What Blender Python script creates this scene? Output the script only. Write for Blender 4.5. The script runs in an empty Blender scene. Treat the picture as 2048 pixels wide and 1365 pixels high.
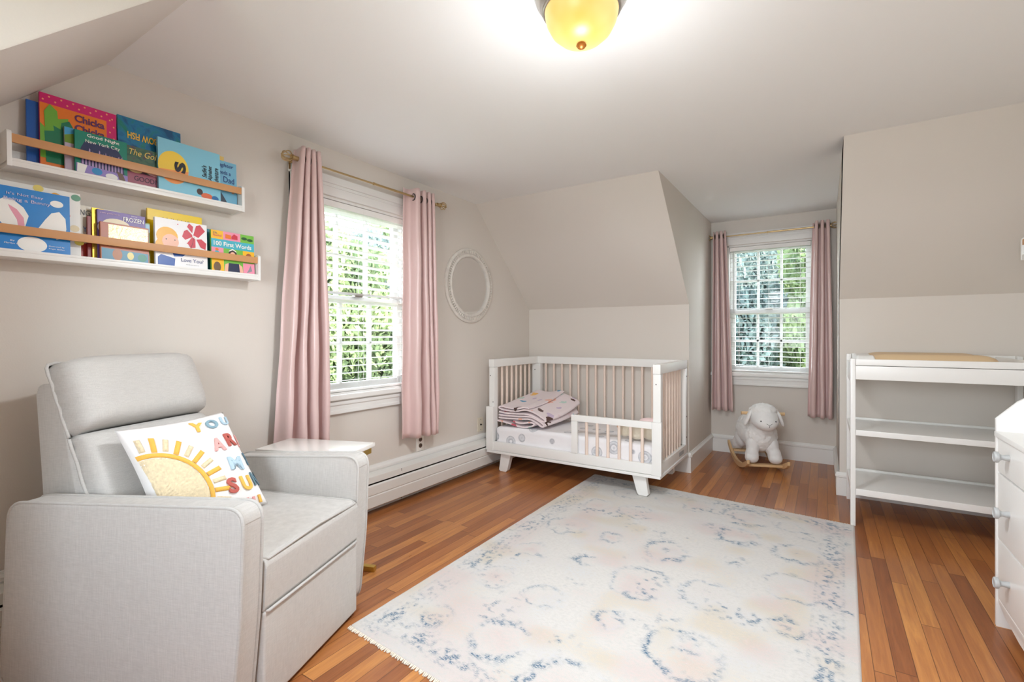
import bpy, bmesh, math, random
import numpy as np
from mathutils import Vector, Matrix, noise
random.seed(7)
S = bpy.context.scene
COL = S.collection
PI = math.pi
R = math.radians

# ------------------------------------------------------------------ camera
cam = bpy.data.objects.new('camera', bpy.data.cameras.new('camera'))
COL.objects.link(cam)
cam.data.sensor_width = 36.0
cam.data.lens = 36.0 * 965 / 2048
cam.data.shift_y = -10.5 / 2048
cam.location = (2.35, 0.0, 1.074)
cam.rotation_euler = (R(90), 0, math.atan(623 / 965))
cam.data.clip_start = 0.02
S.camera = cam

# ------------------------------------------------------------------ view
S.view_settings.view_transform = 'Standard'
S.view_settings.look = 'None'
S.view_settings.gamma = 1
S.view_settings.use_curve_mapping = False
S.view_settings.exposure = 0.67
S.cycles.use_denoising = True
S.cycles.max_bounces = 10
S.cycles.diffuse_bounces = 6
S.cycles.glossy_bounces = 4
S.cycles.transparent_max_bounces = 16
S.cycles.transmission_bounces = 4
S.cycles.sample_clamp_indirect = 6
S.cycles.caustics_reflective = False
S.cycles.caustics_refractive = False

# ------------------------------------------------------------------ world: bright hazy daylight sky
W = bpy.data.worlds.new('daylight_sky')
S.world = W
W.use_nodes = True
wn = W.node_tree
wn.nodes.clear()
wo = wn.nodes.new('ShaderNodeOutputWorld')
wb = wn.nodes.new('ShaderNodeBackground')
wr = wn.nodes.new('ShaderNodeValToRGB')
wt = wn.nodes.new('ShaderNodeTexCoord')
wsx = wn.nodes.new('ShaderNodeSeparateXYZ')
wn.links.new(wt.outputs['Generated'], wsx.inputs[0])
wn.links.new(wsx.outputs['Z'], wr.inputs[0])
wr.color_ramp.elements[0].color = (0.91, 0.96, 1.0, 1)
wr.color_ramp.elements[1].color = (0.6, 0.76, 1.0, 1)
wn.links.new(wr.outputs[0], wb.inputs[0])
wn.links.new(wb.outputs[0], wo.inputs[0])
wb.inputs[1].default_value = 12.5

sun = bpy.data.objects.new('sun', bpy.data.lights.new('sun', 'SUN'))
COL.objects.link(sun)
sun.data.energy = 26
sun.data.angle = R(2)
sun.data.color = (1.0, 0.95, 0.86)
sun.rotation_euler = (0, R(42), 0)        # from the +x side, high: lights the garden, enters no window


def area_light(name, loc, rot, sx, sy, power, color=(1, 1, 1), portal=False, shape='RECTANGLE', spread=180):
    L = bpy.data.lights.new(name, 'AREA')
    L.shape = shape
    L.size = sx
    L.size_y = sy
    L.energy = power
    L.color = color
    L.spread = R(spread)
    o = bpy.data.objects.new(name, L)
    COL.objects.link(o)
    o.location = loc
    o.rotation_euler = rot
    if portal:
        L.cycles.is_portal = True
    return o


# sky portals: two windows in view, plus an added unseen one behind the camera
area_light('daylight_window_left', (-0.16, 1.98, 1.30), (0, R(-90), 0), 1.16, 0.80, 10, portal=True)
area_light('daylight_window_dormer', (1.94, 4.99, 1.30), (R(-90), 0, 0), 0.68, 1.16, 10, portal=True)
area_light('daylight_added_rear', (1.95, -1.17, 1.355), (R(90), 0, 0), 1.3, 1.15, 46, portal=True)

# ------------------------------------------------------------------ helpers


def tag(o, label=None, cat=None, group=None, kind=None):
    if label:
        o['label'] = label
    if cat:
        o['category'] = cat
    if group:
        o['group'] = group
    if kind:
        o['kind'] = kind
    return o


def thing(name, label, cat, loc=(0, 0, 0), rz=0, group=None):
    o = bpy.data.objects.new(name, None)
    o.empty_display_size = 0.05
    COL.objects.link(o)
    o.location = loc
    o.rotation_euler = (0, 0, rz)
    return tag(o, label, cat, group)


def srgb(r, g, b):
    def f(c):
        c /= 255.0
        return c / 12.92 if c <= 0.04045 else ((c + 0.055) / 1.055) ** 2.4
    return (f(r), f(g), f(b), 1)


class MB:
    def __init__(s):
        s.b = bmesh.new()

    def box(s, x0, x1, y0, y1, z0, z1, bev=0.0, seg=2):
        r = bmesh.ops.create_cube(s.b, size=1)
        vs = r['verts']
        for v in vs:
            v.co = Vector(((x0 + x1) / 2 + v.co.x * (x1 - x0), (y0 + y1) / 2 + v.co.y * (y1 - y0), (z0 + z1) / 2 + v.co.z * (z1 - z0)))
        if bev > 0:
            es = list({e for v in vs for e in v.link_edges})
            bmesh.ops.bevel(s.b, geom=es, offset=bev, segments=seg, profile=0.7, affect='EDGES')
        return s

    def obox(s, c, size, rot, bev=0.0):
        """oriented box: centre, size, Matrix rotation"""
        r = bmesh.ops.create_cube(s.b, size=1)
        vs = r['verts']
        for v in vs:
            v.co = Vector(c) + rot @ Vector((v.co.x * size[0], v.co.y * size[1], v.co.z * size[2]))
        if bev > 0:
            es = list({e for v in vs for e in v.link_edges})
            bmesh.ops.bevel(s.b, geom=es, offset=bev, segments=2, profile=0.7, affect='EDGES')
        return s

    def tube(s, pts, rad, seg=10, closed=False, cap=True):
        pts = [Vector(p) for p in pts]
        n = len(pts)
        rads = rad if isinstance(rad, (list, tuple)) else [rad] * n
        rings = []
        prev = None
        for i, p in enumerate(pts):
            if closed:
                t = pts[(i + 1) % n] - pts[i - 1]
            else:
                t = pts[min(i + 1, n - 1)] - pts[max(i - 1, 0)]
            t.normalize()
            if prev is None:
                a = Vector((0, 0, 1)) if abs(t.z) < 0.9 else Vector((1, 0, 0))
                u = t.cross(a).normalized()
            else:
                u = (prev - t * prev.dot(t)).normalized()
            prev = u
            w = t.cross(u)
            rings.append([s.b.verts.new(p + (u * math.cos(2 * PI * k / seg) + w * math.sin(2 * PI * k / seg)) * rads[i]) for k in range(seg)])
        m = n if closed else n - 1
        for i in range(m):
            a, b = rings[i], rings[(i + 1) % n]
            for k in range(seg):
                s.b.faces.new((a[k], a[(k + 1) % seg], b[(k + 1) % seg], b[k]))
        if cap and not closed:
            s.b.faces.new(rings[0][::-1])
            s.b.faces.new(rings[-1])
        return s

    def lathe(s, prof, seg=32, axis='z', o=(0, 0, 0)):
        """prof: list (r, h)"""
        o = Vector(o)
        rings = []
        for r, h in prof:
            ring = []
            for k in range(seg):
                a = 2 * PI * k / seg
                if axis == 'z':
                    v = Vector((r * math.cos(a), r * math.sin(a), h))
                elif axis == 'x':
                    v = Vector((h, r * math.cos(a), r * math.sin(a)))
                else:
                    v = Vector((r * math.cos(a), h, r * math.sin(a)))
                ring.append(s.b.verts.new(o + v))
            rings.append(ring)
        for a, b in zip(rings, rings[1:]):
            for k in range(seg):
                s.b.faces.new((a[k], a[(k + 1) % seg], b[(k + 1) % seg], b[k]))
        if prof[0][0] > 1e-5:
            s.b.faces.new(rings[0][::-1])
        if prof[-1][0] > 1e-5:
            s.b.faces.new(rings[-1])
        return s

    def prism(s, poly, a, b, axis='y', bev=0.0, cap_bevel=0.0):
        """poly 2-D points; axis = extrusion axis, from a to b.
        axis y: poly (x,z); axis x: poly (y,z); axis z: poly (x,y)"""
        def P(p, t):
            if axis == 'y':
                return (p[0], t, p[1])
            if axis == 'x':
                return (t, p[0], p[1])
            return (p[0], p[1], t)
        A = [s.b.verts.new(P(p, a)) for p in poly]
        B = [s.b.verts.new(P(p, b)) for p in poly]
        n = len(poly)
        fs = [s.b.faces.new(A), s.b.faces.new(B[::-1])]
        for i in range(n):
            fs.append(s.b.faces.new((A[i], B[i], B[(i + 1) % n], A[(i + 1) % n])))
        if bev > 0:
            es = list({e for f in fs for e in f.edges})
            bmesh.ops.bevel(s.b, geom=es, offset=bev, segments=3, profile=0.7, affect='EDGES')
        return s

    def ellipsoid(s, c, r, rot=None, sub=3):
        q = bmesh.ops.create_icosphere(s.b, subdivisions=sub, radius=1)
        for v in q['verts']:
            p = Vector((v.co.x * r[0], v.co.y * r[1], v.co.z * r[2]))
            if rot:
                p = rot @ p
            v.co = Vector(c) + p
        return s

    def poly(s, pts):
        s.b.faces.new([s.b.verts.new(p) for p in pts])
        return s

    def build(s, name, mat, parent=None, smooth=False, angle=40, label=None, loc=None):
        bmesh.ops.remove_doubles(s.b, verts=s.b.verts, dist=1e-6)
        bmesh.ops.recalc_face_normals(s.b, faces=s.b.faces)
        me = bpy.data.meshes.new(name)
        s.b.to_mesh(me)
        s.b.free()
        me.materials.append(mat)
        o = bpy.data.objects.new(name, me)
        COL.objects.link(o)
        if parent:
            o.parent = parent
        if smooth:
            for p in me.polygons:
                p.use_smooth = True
            try:
                me.set_sharp_from_angle(angle=R(angle))
            except Exception:
                pass
        if label:
            o['label'] = label
        if loc:
            o.location = loc
        return o


def subsurf(o, lv=2):
    m = o.modifiers.new('sub', 'SUBSURF')
    m.levels = lv
    m.render_levels = lv
    return o


# ------------------------------------------------------------------ materials
MATS = {}


def mat(name, col, rough=0.5, metal=0.0, spec=0.5, bump=None, var=None, sheen=0.0, coat=0.0):
    """bump=(scale, strength); var=(scale, amount) value variation"""
    if name in MATS:
        return MATS[name]
    m = bpy.data.materials.new(name)
    m.use_nodes = True
    nt = m.node_tree
    b = nt.nodes['Principled BSDF']
    b.inputs['Base Color'].default_value = col
    b.inputs['Roughness'].default_value = rough
    b.inputs['Metallic'].default_value = metal
    b.inputs['Specular IOR Level'].default_value = spec
    b.inputs['Sheen Weight'].default_value = sheen
    b.inputs['Coat Weight'].default_value = coat
    tc = nt.nodes.new('ShaderNodeTexCoord')
    if var:
        n = nt.nodes.new('ShaderNodeTexNoise')
        n.inputs['Scale'].default_value = var[0]
        n.inputs['Detail'].default_value = 4
        nt.links.new(tc.outputs['Object'], n.inputs['Vector'])
        mx = nt.nodes.new('ShaderNodeMixRGB')
        mx.blend_type = 'MULTIPLY'
        mx.inputs[0].default_value = 1
        mx.inputs[1].default_value = col
        mr = nt.nodes.new('ShaderNodeMapRange')
        mr.inputs['To Min'].default_value = 1 - var[1]
        mr.inputs['To Max'].default_value = 1 + var[1] * 0.3
        nt.links.new(n.outputs[0], mr.inputs[0])
        nt.links.new(mr.outputs[0], mx.inputs[2])
        nt.links.new(mx.outputs[0], b.inputs['Base Color'])
    if bump:
        n = nt.nodes.new('ShaderNodeTexNoise')
        n.inputs['Scale'].default_value = bump[0]
        n.inputs['Detail'].default_value = 3
        nt.links.new(tc.outputs['Object'], n.inputs['Vector'])
        bp = nt.nodes.new('ShaderNodeBump')
        bp.inputs['Strength'].default_value = bump[1]
        bp.inputs['Distance'].default_value = 0.003
        nt.links.new(n.outputs[0], bp.inputs['Height'])
        nt.links.new(bp.outputs[0], b.inputs['Normal'])
    MATS[name] = m
    return m


WALL = mat('wall_paint', srgb(217, 210, 202), 0.75, spec=0.25, bump=(180, 0.08))
CEIL = mat('ceiling_paint', srgb(240, 240, 239), 0.8, spec=0.2, bump=(150, 0.06))
TRIM = mat('trim_paint', srgb(232, 231, 228), 0.35, bump=(40, 0.04))
WHITE = mat('white_lacquer', srgb(236, 235, 232), 0.32, bump=(30, 0.03))
HEAT = mat('heater_enamel', srgb(228, 227, 223), 0.4, bump=(25, 0.06))
DARK = mat('dark_recess', srgb(48, 38, 28), 0.8)
BRASS = mat('brushed_brass', srgb(200, 174, 128), 0.32, metal=1.0, var=(40, 0.15))
GOLD = mat('gold_paint', srgb(190, 158, 78), 0.35, metal=0.8)
NICKEL = mat('brushed_nickel', srgb(190, 184, 176), 0.35, metal=1.0)
GREYM = mat('dark_grommet', srgb(96, 90, 88), 0.35, metal=1.0)
WOODL = mat('beech_wood', srgb(222, 186, 140), 0.45, bump=(60, 0.1), var=(18, 0.12))
RAILW = mat('ledge_rail_wood', srgb(208, 152, 100), 0.45, bump=(50, 0.08), var=(14, 0.15))
SPIND = mat('washed_spindle_wood', srgb(238, 218, 204), 0.5, var=(14, 0.12), bump=(50, 0.08))
BLACK = mat('black_ink', srgb(28, 28, 30), 0.6)
PINKC = mat('pink_satin', srgb(214, 184, 180), 0.31, sheen=0.3, spec=0.75, bump=(22, 0.10))
MARBLE = mat('white_marble', srgb(236, 233, 229), 0.12, var=(6, 0.08))
PLUG = mat('ivory_plastic', srgb(226, 216, 198), 0.35)
PLUGW = mat('white_plastic', srgb(235, 232, 226), 0.35)
PLUGB = mat('brown_receptacle', srgb(96, 74, 58), 0.5)
KNOB = mat('grey_knob', srgb(176, 178, 178), 0.35)
BOLT = mat('bolt_hole', srgb(70, 66, 62), 0.5)


def linen(name, col):
    m = bpy.data.materials.new(name)
    m.use_nodes = True
    nt = m.node_tree
    b = nt.nodes['Principled BSDF']
    b.inputs['Roughness'].default_value = 0.9
    b.inputs['Specular IOR Level'].default_value = 0.2
    b.inputs['Sheen Weight'].default_value = 0.15
    tc = nt.nodes.new('ShaderNodeTexCoord')
    outs = []
    for sc in ((40, 40, 700), (700, 700, 30)):
        mp = nt.nodes.new('ShaderNodeMapping')
        mp.inputs['Scale'].default_value = sc
        nt.links.new(tc.outputs['Object'], mp.inputs[0])
        n = nt.nodes.new('ShaderNodeTexNoise')
        n.inputs['Scale'].default_value = 1
        n.inputs['Detail'].default_value = 2
        nt.links.new(mp.outputs[0], n.inputs['Vector'])
        outs.append(n.outputs[0])
    ad = nt.nodes.new('ShaderNodeMath')
    ad.operation = 'ADD'
    nt.links.new(outs[0], ad.inputs[0])
    nt.links.new(outs[1], ad.inputs[1])
    mr = nt.nodes.new('ShaderNodeMapRange')
    mr.inputs['From Min'].default_value = 0.6
    mr.inputs['From Max'].default_value = 1.4
    mr.inputs['To Min'].default_value = 0.84
    mr.inputs['To Max'].default_value = 1.06
    nt.links.new(ad.outputs[0], mr.inputs[0])
    mx = nt.nodes.new('ShaderNodeMixRGB')
    mx.blend_type = 'MULTIPLY'
    mx.inputs[0].default_value = 1
    mx.inputs[1].default_value = col
    nt.links.new(mr.outputs[0], mx.inputs[2])
    nt.links.new(mx.outputs[0], b.inputs['Base Color'])
    bp = nt.nodes.new('ShaderNodeBump')
    bp.inputs['Strength'].default_value = 0.15
    bp.inputs['Distance'].default_value = 0.001
    nt.links.new(ad.outputs[0], bp.inputs['Height'])
    # soft puckers
    n3 = nt.nodes.new('ShaderNodeTexNoise')
    n3.inputs['Scale'].default_value = 9
    nt.links.new(tc.outputs['Object'], n3.inputs['Vector'])
    bp2 = nt.nodes.new('ShaderNodeBump')
    bp2.inputs['Strength'].default_value = 0.35
    bp2.inputs['Distance'].default_value = 0.012
    nt.links.new(n3.outputs[0], bp2.inputs['Height'])
    nt.links.new(bp.outputs[0], bp2.inputs['Normal'])
    nt.links.new(bp2.outputs[0], b.inputs['Normal'])
    return m


LINEN = linen('grey_linen', srgb(202, 199, 195))
PIPE = linen('grey_linen_piping', srgb(196, 193, 189))


def floor_material():
    m = bpy.data.materials.new('oak_strip_floor')
    m.use_nodes = True
    nt = m.node_tree
    N, Lk = nt.nodes, nt.links
    b = N['Principled BSDF']
    tc = N.new('ShaderNodeTexCoord')
    sx = N.new('ShaderNodeSeparateXYZ')
    Lk.new(tc.outputs['Object'], sx.inputs[0])

    def M(op, a, bb=None, cc=None):
        n = N.new('ShaderNodeMath')
        n.operation = op
        for i, v in enumerate((a, bb, cc)):
            if v is None:
                continue
            if isinstance(v, (int, float)):
                n.inputs[i].default_value = v
            else:
                Lk.new(v, n.inputs[i])
        return n.outputs[0]
    w = 0.0565
    xr = M('DIVIDE', sx.outputs['X'], w)
    row = M('FLOOR', xr)
    fx = M('FRACT', xr)
    wn1 = N.new('ShaderNodeTexWhiteNoise')
    wn1.noise_dimensions = '1D'
    Lk.new(row, wn1.inputs['W'])
    yy = M('ADD', M('DIVIDE', sx.outputs['Y'], 0.95), M('MULTIPLY', wn1.outputs['Value'], 7.3))
    brd = M('FLOOR', yy)
    fy = M('FRACT', yy)
    cmb = N.new('ShaderNodeCombineXYZ')
    Lk.new(row, cmb.inputs[0])
    Lk.new(brd, cmb.inputs[1])
    wn2 = N.new('ShaderNodeTexWhiteNoise')
    wn2.noise_dimensions = '2D'
    Lk.new(cmb.outputs[0], wn2.inputs['Vector'])
    # grain
    vm = N.new('ShaderNodeVectorMath')
    vm.operation = 'MULTIPLY'
    vm.inputs[1].default_value = (60, 3.5, 1)
    Lk.new(tc.outputs['Object'], vm.inputs[0])
    va = N.new('ShaderNodeVectorMath')
    va.operation = 'ADD'
    Lk.new(vm.outputs[0], va.inputs[0])
    vs = N.new('ShaderNodeVectorMath')
    vs.operation = 'SCALE'
    vs.inputs['Scale'].default_value = 40
    Lk.new(wn2.outputs['Color'], vs.inputs[0])
    Lk.new(vs.outputs[0], va.inputs[1])
    g = N.new('ShaderNodeTexNoise')
    g.inputs['Scale'].default_value = 1.0
    g.inputs['Detail'].default_value = 5
    g.inputs['Roughness'].default_value = 0.65
    g.inputs['Distortion'].default_value = 0.6
    Lk.new(va.outputs[0], g.inputs['Vector'])
    g2 = N.new('ShaderNodeTexNoise')
    g2.inputs['Scale'].default_value = 0.9
    g2.inputs['Detail'].default_value = 2
    Lk.new(tc.outputs['Object'], g2.inputs['Vector'])
    t = M('ADD', M('MULTIPLY', wn2.outputs['Value'], 0.46), M('MULTIPLY', g.outputs[0], 0.75))
    t = M('SUBTRACT', t, 0.08)
    cr = N.new('ShaderNodeValToRGB')
    e = cr.color_ramp.elements
    e[0].position = 0.08
    e[0].color = srgb(114, 64, 34)
    e[1].position = 0.95
    e[1].color = srgb(210, 146, 80)
    k = e.new(0.38)
    k.color = srgb(152, 92, 52)
    k = e.new(0.65)
    k.color = srgb(176, 114, 64)
    Lk.new(t, cr.inputs[0])
    # worn areas slightly lighter / darker
    mx = N.new('ShaderNodeMixRGB')
    mx.blend_type = 'MULTIPLY'
    mx.inputs[0].default_value = 1
    mr = N.new('ShaderNodeMapRange')
    mr.inputs['To Min'].default_value = 0.8
    mr.inputs['To Max'].default_value = 1.2
    Lk.new(g2.outputs[0], mr.inputs[0])
    Lk.new(cr.outputs[0], mx.inputs[1])
    Lk.new(mr.outputs[0], mx.inputs[2])
    # gaps
    gx = M('LESS_THAN', M('MINIMUM', fx, M('SUBTRACT', 1.0, fx)), 0.018)
    gy = M('LESS_THAN', M('MINIMUM', fy, M('SUBTRACT', 1.0, fy)), 0.0016)
    gap = M('MAXIMUM', gx, gy)
    m2 = N.new('ShaderNodeMixRGB')
    m2.inputs[2].default_value = srgb(62, 32, 16)
    Lk.new(M('MULTIPLY', gap, 0.75), m2.inputs[0])
    Lk.new(mx.outputs[0], m2.inputs[1])
    Lk.new(m2.outputs[0], b.inputs['Base Color'])
    rr = N.new('ShaderNodeMapRange')
    rr.inputs['To Min'].default_value = 0.22
    rr.inputs['To Max'].default_value = 0.42
    Lk.new(g.outputs[0], rr.inputs[0])
    Lk.new(rr.outputs[0], b.inputs['Roughness'])
    bp = N.new('ShaderNodeBump')
    bp.inputs['Strength'].default_value = 0.25
    bp.inputs['Distance'].default_value = 0.002
    Lk.new(M('SUBTRACT', M('MULTIPLY', g.outputs[0], 0.2), gap), bp.inputs['Height'])
    Lk.new(bp.outputs[0], b.inputs['Normal'])
    return m


FLOORM = floor_material()

# ------------------------------------------------------------------ room shell
XR = 3.34          # right wall
YK, YN = 3.94, -0.115   # knee walls
ZC, ZK = 2.133, 1.321
YS, YSN = 3.10, 0.723
DX0, DX1, DY = 1.462, 2.44, 4.83     # far dormer
NX0, NX1, NY = 0.817, 2.98, -1.0     # near dormer
T = 0.15


def struct(name, mb, m, **k):
    o = mb.build(name, m, **k)
    o['kind'] = 'structure'
    return o


struct('floor', MB().box(-0.15, XR + .15, NY - .15, DY + .15, -0.12, 0), FLOORM)
c = MB().box(-T, XR + T, YSN, YS, ZC, ZC + T)
c.box(DX0 - T, DX1 + T, YS, DY + T, ZC + 0.0, ZC + T).box(NX0 - T, NX1 + T, NY - T, YSN, ZC, ZC + T)
struct('ceiling', c, CEIL)
# left gable wall with window hole
WY0, WY1, WZ0, WZ1 = 1.59, 2.37, 0.735, 1.862


def gable(ya, yb):
    def zt(y):
        if y < YSN:
            return ZC - (YSN - y) * (ZC - ZK) / (YSN - YN)
        if y > YS:
            return ZC - (y - YS) * (ZC - ZK) / (YK - YS)
        return ZC
    ys = [ya] + [q for q in (YSN, YS) if ya < q < yb] + [yb]
    return [(ya, 0), (yb, 0)] + [(y, zt(y)) for y in ys[::-1]]


wl = MB().prism(gable(YN, WY0), 0, -T, 'x').prism(gable(WY1, YK), 0, -T, 'x')
wl.prism([(WY0, 0), (WY1, 0), (WY1, WZ0), (WY0, WZ0)], 0, -T, 'x').prism([(WY0, WZ1), (WY1, WZ1), (WY1, ZC), (WY0, ZC)], 0, -T, 'x')
struct('wall_left', wl, WALL)
struct('wall_right', MB().prism(gable(YN, YK), XR, XR + T, 'x'), WALL)
# far knee wall + slope either side of the dormer
for nm, xa, xb in (('wall_far_left', -T, DX0), ('wall_far_right', DX1, XR + T)):
    k = MB().box(xa, xb, YK, YK + T, 0, ZK + 0.02)
    struct(nm, k, WALL)
    s = MB().prism([(YS, ZC), (YK, ZK), (YK + T, ZK + .02), (YS + .12, ZC + T)], xa, xb, 'x')
    struct(nm.replace('wall', 'wall_slope'), s, WALL)
# dormer side cheeks: wall plus the triangle above the slope
for nm, xa, xb in (('wall_dormer_left', DX0 - 0.1, DX0), ('wall_dormer_right', DX1, DX1 + 0.1)):
    struct(nm, MB().prism([(YS + .001, ZC), (YK + .001, ZK), (YK + .001, 0), (DY, 0), (DY, ZC)], xa + (0.0005 if 'left' in nm else 0), xb + (0.0005 if 'left' in nm else 0), 'x'), WALL)
# dormer back wall with window
VX0, VX1, VZ0, VZ1 = 1.605, 2.275, 0.735, 1.90
db = MB().box(DX0 - .1, VX0, DY, DY + T, 0, ZC).box(VX1, DX1 + .1, DY, DY + T, 0, ZC)
db.box(VX0, VX1, DY, DY + T, 0, VZ0).box(VX0, VX1, DY, DY + T, VZ1, ZC)
struct('wall_dormer_back', db, WALL)
# near side
for nm, xa, xb in (('wall_near_left', -T, NX0), ('wall_near_right', NX1, XR + T)):
    struct(nm, MB().box(xa, xb, YN - T, YN, 0, ZK), WALL)
    struct(nm.replace('wall', 'wall_slope'), MB().prism([(YSN, ZC), (YN, ZK), (YN - T, ZK + .02), (YSN - .12, ZC + T)], xa, xb, 'x'), WALL)
for nm, xa, xb in (('wall_alcove_left', NX0 - 0.1, NX0), ('wall_alcove_right', NX1, NX1 + .1)):
    e = 0.0005 if 'left' in nm else -0.0005
    struct(nm, MB().prism([(YSN - .003, ZC), (YN - .003, ZK), (YN - .003, 0), (NY, 0), (NY, ZC)], xa + e, xb + e, 'x'), WALL)
nb = MB().box(NX0 - .1, 1.3, NY - T, NY, 0, ZC).box(2.6, NX1 + .1, NY - T, NY, 0, ZC)
nb.box(1.3, 2.6, NY - T, NY, 0, 0.78).box(1.3, 2.6, NY - T, NY, 1.93, ZC)
struct('wall_near_back', nb, WALL)


# baseboards (profiled)
def baseboard(name, p, q, inward, h=0.155):
    """p,q 2-D points on the wall line, inward = unit normal into room"""
    prof = [(0, 0), (0.018, 0), (0.018, h - 0.035), (0.024, h - 0.03), (0.024, h - 0.018), (0.014, h - 0.008), (0.010, h), (0, h)]
    mb = MB()
    A = [mb.b.verts.new((p[0] + inward[0] * d, p[1] + inward[1] * d, z)) for d, z in prof]
    B = [mb.b.verts.new((q[0] + inward[0] * d, q[1] + inward[1] * d, z)) for d, z in prof]
    n = len(prof)
    for i in range(n):
        mb.b.faces.new((A[i], A[(i + 1) % n], B[(i + 1) % n], B[i]))
    mb.b.faces.new(A)
    mb.b.faces.new(B[::-1])
    struct(name, mb, TRIM)


baseboard('baseboard_far_left', (0.0, YK), (DX0 + .018, YK), (0, -1))
baseboard('baseboard_dormer_left', (DX0, YK + .0005), (DX0, DY), (1, 0))
baseboard('baseboard_dormer_back', (DX0, DY), (DX1, DY), (0, -1))
baseboard('baseboard_dormer_right', (DX1, DY), (DX1, YK + .0005), (-1, 0))
baseboard('baseboard_far_right', (DX1 - .018, YK), (XR, YK), (0, -1))
baseboard('baseboard_right', (XR, YK), (XR, YN), (-1, 0))
baseboard('baseboard_near_left', (0.08, YN), (NX0, YN), (0, 1))
baseboard('baseboard_left', (0.0, YK), (0.0, YN), (1, 0), 0.275)


# ------------------------------------------------------------------ windows
def glass_material():
    m = bpy.data.materials.new('window_glass')
    m.use_nodes = True
    nt = m.node_tree
    nt.nodes.clear()
    o = nt.nodes.new('ShaderNodeOutputMaterial')
    t = nt.nodes.new('ShaderNodeBsdfTransparent')
    t.inputs[0].default_value = (0.97, 0.98, 0.975, 1)
    g = nt.nodes.new('ShaderNodeBsdfGlossy')
    g.inputs['Roughness'].default_value = 0.02
    f = nt.nodes.new('ShaderNodeFresnel')
    f.inputs[0].default_value = 1.22
    x = nt.nodes.new('ShaderNodeMixShader')
    nt.links.new(f.outputs[0], x.inputs[0])
    nt.links.new(t.outputs[0], x.inputs[1])
    nt.links.new(g.outputs[0], x.inputs[2])
    nt.links.new(x.outputs[0], o.inputs[0])
    return m


GLASS = glass_material()


def build_window(name, Mx, w, z0, z1, case=0.105, rail=1.29):
    """local frame: x along the wall 0..w, y = outward depth (0 = inner wall face), z up."""
    root = thing(name, None, None)
    root.matrix_world = Mx
    root['kind'] = 'structure'
    # casing with stepped profile
    cs = MB()
    zt = z1 + 0.005
    for xa, xb, s in ((-case, 0, -1), (w, w + case, 1)):
        cs.box(xa, xb, -0.018, -0.0005, z0 - 0.02, zt + case, 0.003)
        xo = xa if s < 0 else xb
        cs.box(min(xo, xo - s * 0.022), max(xo, xo - s * 0.022), -0.030, -0.0005, z0 - 0.02, zt + case, 0.004)
    cs.box(-case, w + case, -0.018, -0.0005, zt, zt + case - 0.02, 0.003)
    cs.box(-case - .004, w + case + .004, -0.032, -0.0005, zt + case - 0.04, zt + case, 0.005)
    cs.box(-case, w + case, -0.024, -0.0005, zt + case * .45, zt + case * .5, 0.002)
    cs.build('window_casing', TRIM, root, True)
    # jamb lining
    j = MB()
    j.box(-0.001, 0.012, -0.001, T, z0, z1).box(w - 0.012, w + 0.001, -0.001, T, z0, z1).box(0, w, -0.001, T, z1 - 0.012, z1 + 0.001).box(0, w, 0, T, z0 - 0.001, z0 + 0.010)
    j.box(0.012, 0.028, 0.055, 0.07, z0, z1).box(w - 0.028, w - 0.012, 0.055, 0.07, z0, z1)
    j.build('window_jamb', TRIM, root)
    st = MB().box(-case - .035, w + case + .035, -0.046, 0.06, z0 - 0.028, z0 + 0.002, 0.009, 3)
    st.build('window_stool', TRIM, root, True)
    ap = MB().box(-case, w + case, -0.020, -0.0005, z0 - 0.108, z0 - 0.028, 0.003)
    ap.box(-case, w + case, -0.028, -0.0005, z0 - 0.058, z0 - 0.036, 0.006).box(-case, w + case, -0.024, -0.0005, z0 - 0.108, z0 - 0.088, 0.004)
    ap.build('window_apron', TRIM, root, True)

    def sash(nm, y0, y1, za, zb):
        f = MB()
        s = 0.042
        f.box(0.013, 0.013 + s, y0, y1, za, zb, 0.003).box(w - 0.013 - s, w - 0.013, y0, y1, za, zb, 0.003)
        f.box(0.013, w - 0.013, y0 + .001, y1 - .001, za, za + s + .005, 0.003).box(0.013, w - 0.013, y0 + .001, y1 - .001, zb - s, zb, 0.003)
        iw = w - 0.026 - 2 * s
        for i in (1, 2):
            x = 0.013 + s + iw * i / 3
            f.box(x - .010, x + .010, y0 + .004, y1 - .004, za + .02, zb - .02, 0.002)
        zm = (za + zb) / 2
        f.box(0.03, w - .03, y0 + .004, y1 - .004, zm - .010, zm + .010, 0.002)
        sh = f.build(nm, TRIM, root, True)
        MB().box(0.03, w - .03, (y0 + y1) / 2 - .001, (y0 + y1) / 2 + .001, za + .02, zb - .02).build('pane', GLASS, sh)
    sash('sash', 0.105, 0.138, rail - 0.02, z1 - 0.012)
    sash('sash', 0.070, 0.103, z0 + 0.010, rail + 0.022)
    MB().box(w / 2 - .03, w / 2 + .03, 0.045, 0.07, rail + .02, rail + .035, .004).build('sash_lock', NICKEL, root)
    return root


M1 = Matrix(((0, -1, 0, 0), (1, 0, 0, WY0), (0, 0, 1, 0), (0, 0, 0, 1)))     # x->+Y, y->-X
build_window('window_1', M1, WY1 - WY0, WZ0, WZ1)
M2 = Matrix(((1, 0, 0, VX0), (0, 1, 0, DY), (0, 0, 1, 0), (0, 0, 0, 1)))
build_window('window_2', M2, VX1 - VX0, VZ0, VZ1)
M3 = Matrix(((-1, 0, 0, 2.6), (0, -1, 0, NY), (0, 0, 1, 0), (0, 0, 0, 1)))
w3 = build_window('added_rear_window', M3, 1.3, 0.78, 1.93)  # unseen window, added behind the camera to bring in soft frontal daylight

SLATM = mat('blind_slat_white', srgb(240, 239, 236), 0.38)
CORD = mat('blind_cord', srgb(232, 230, 226), 0.7)


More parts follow.
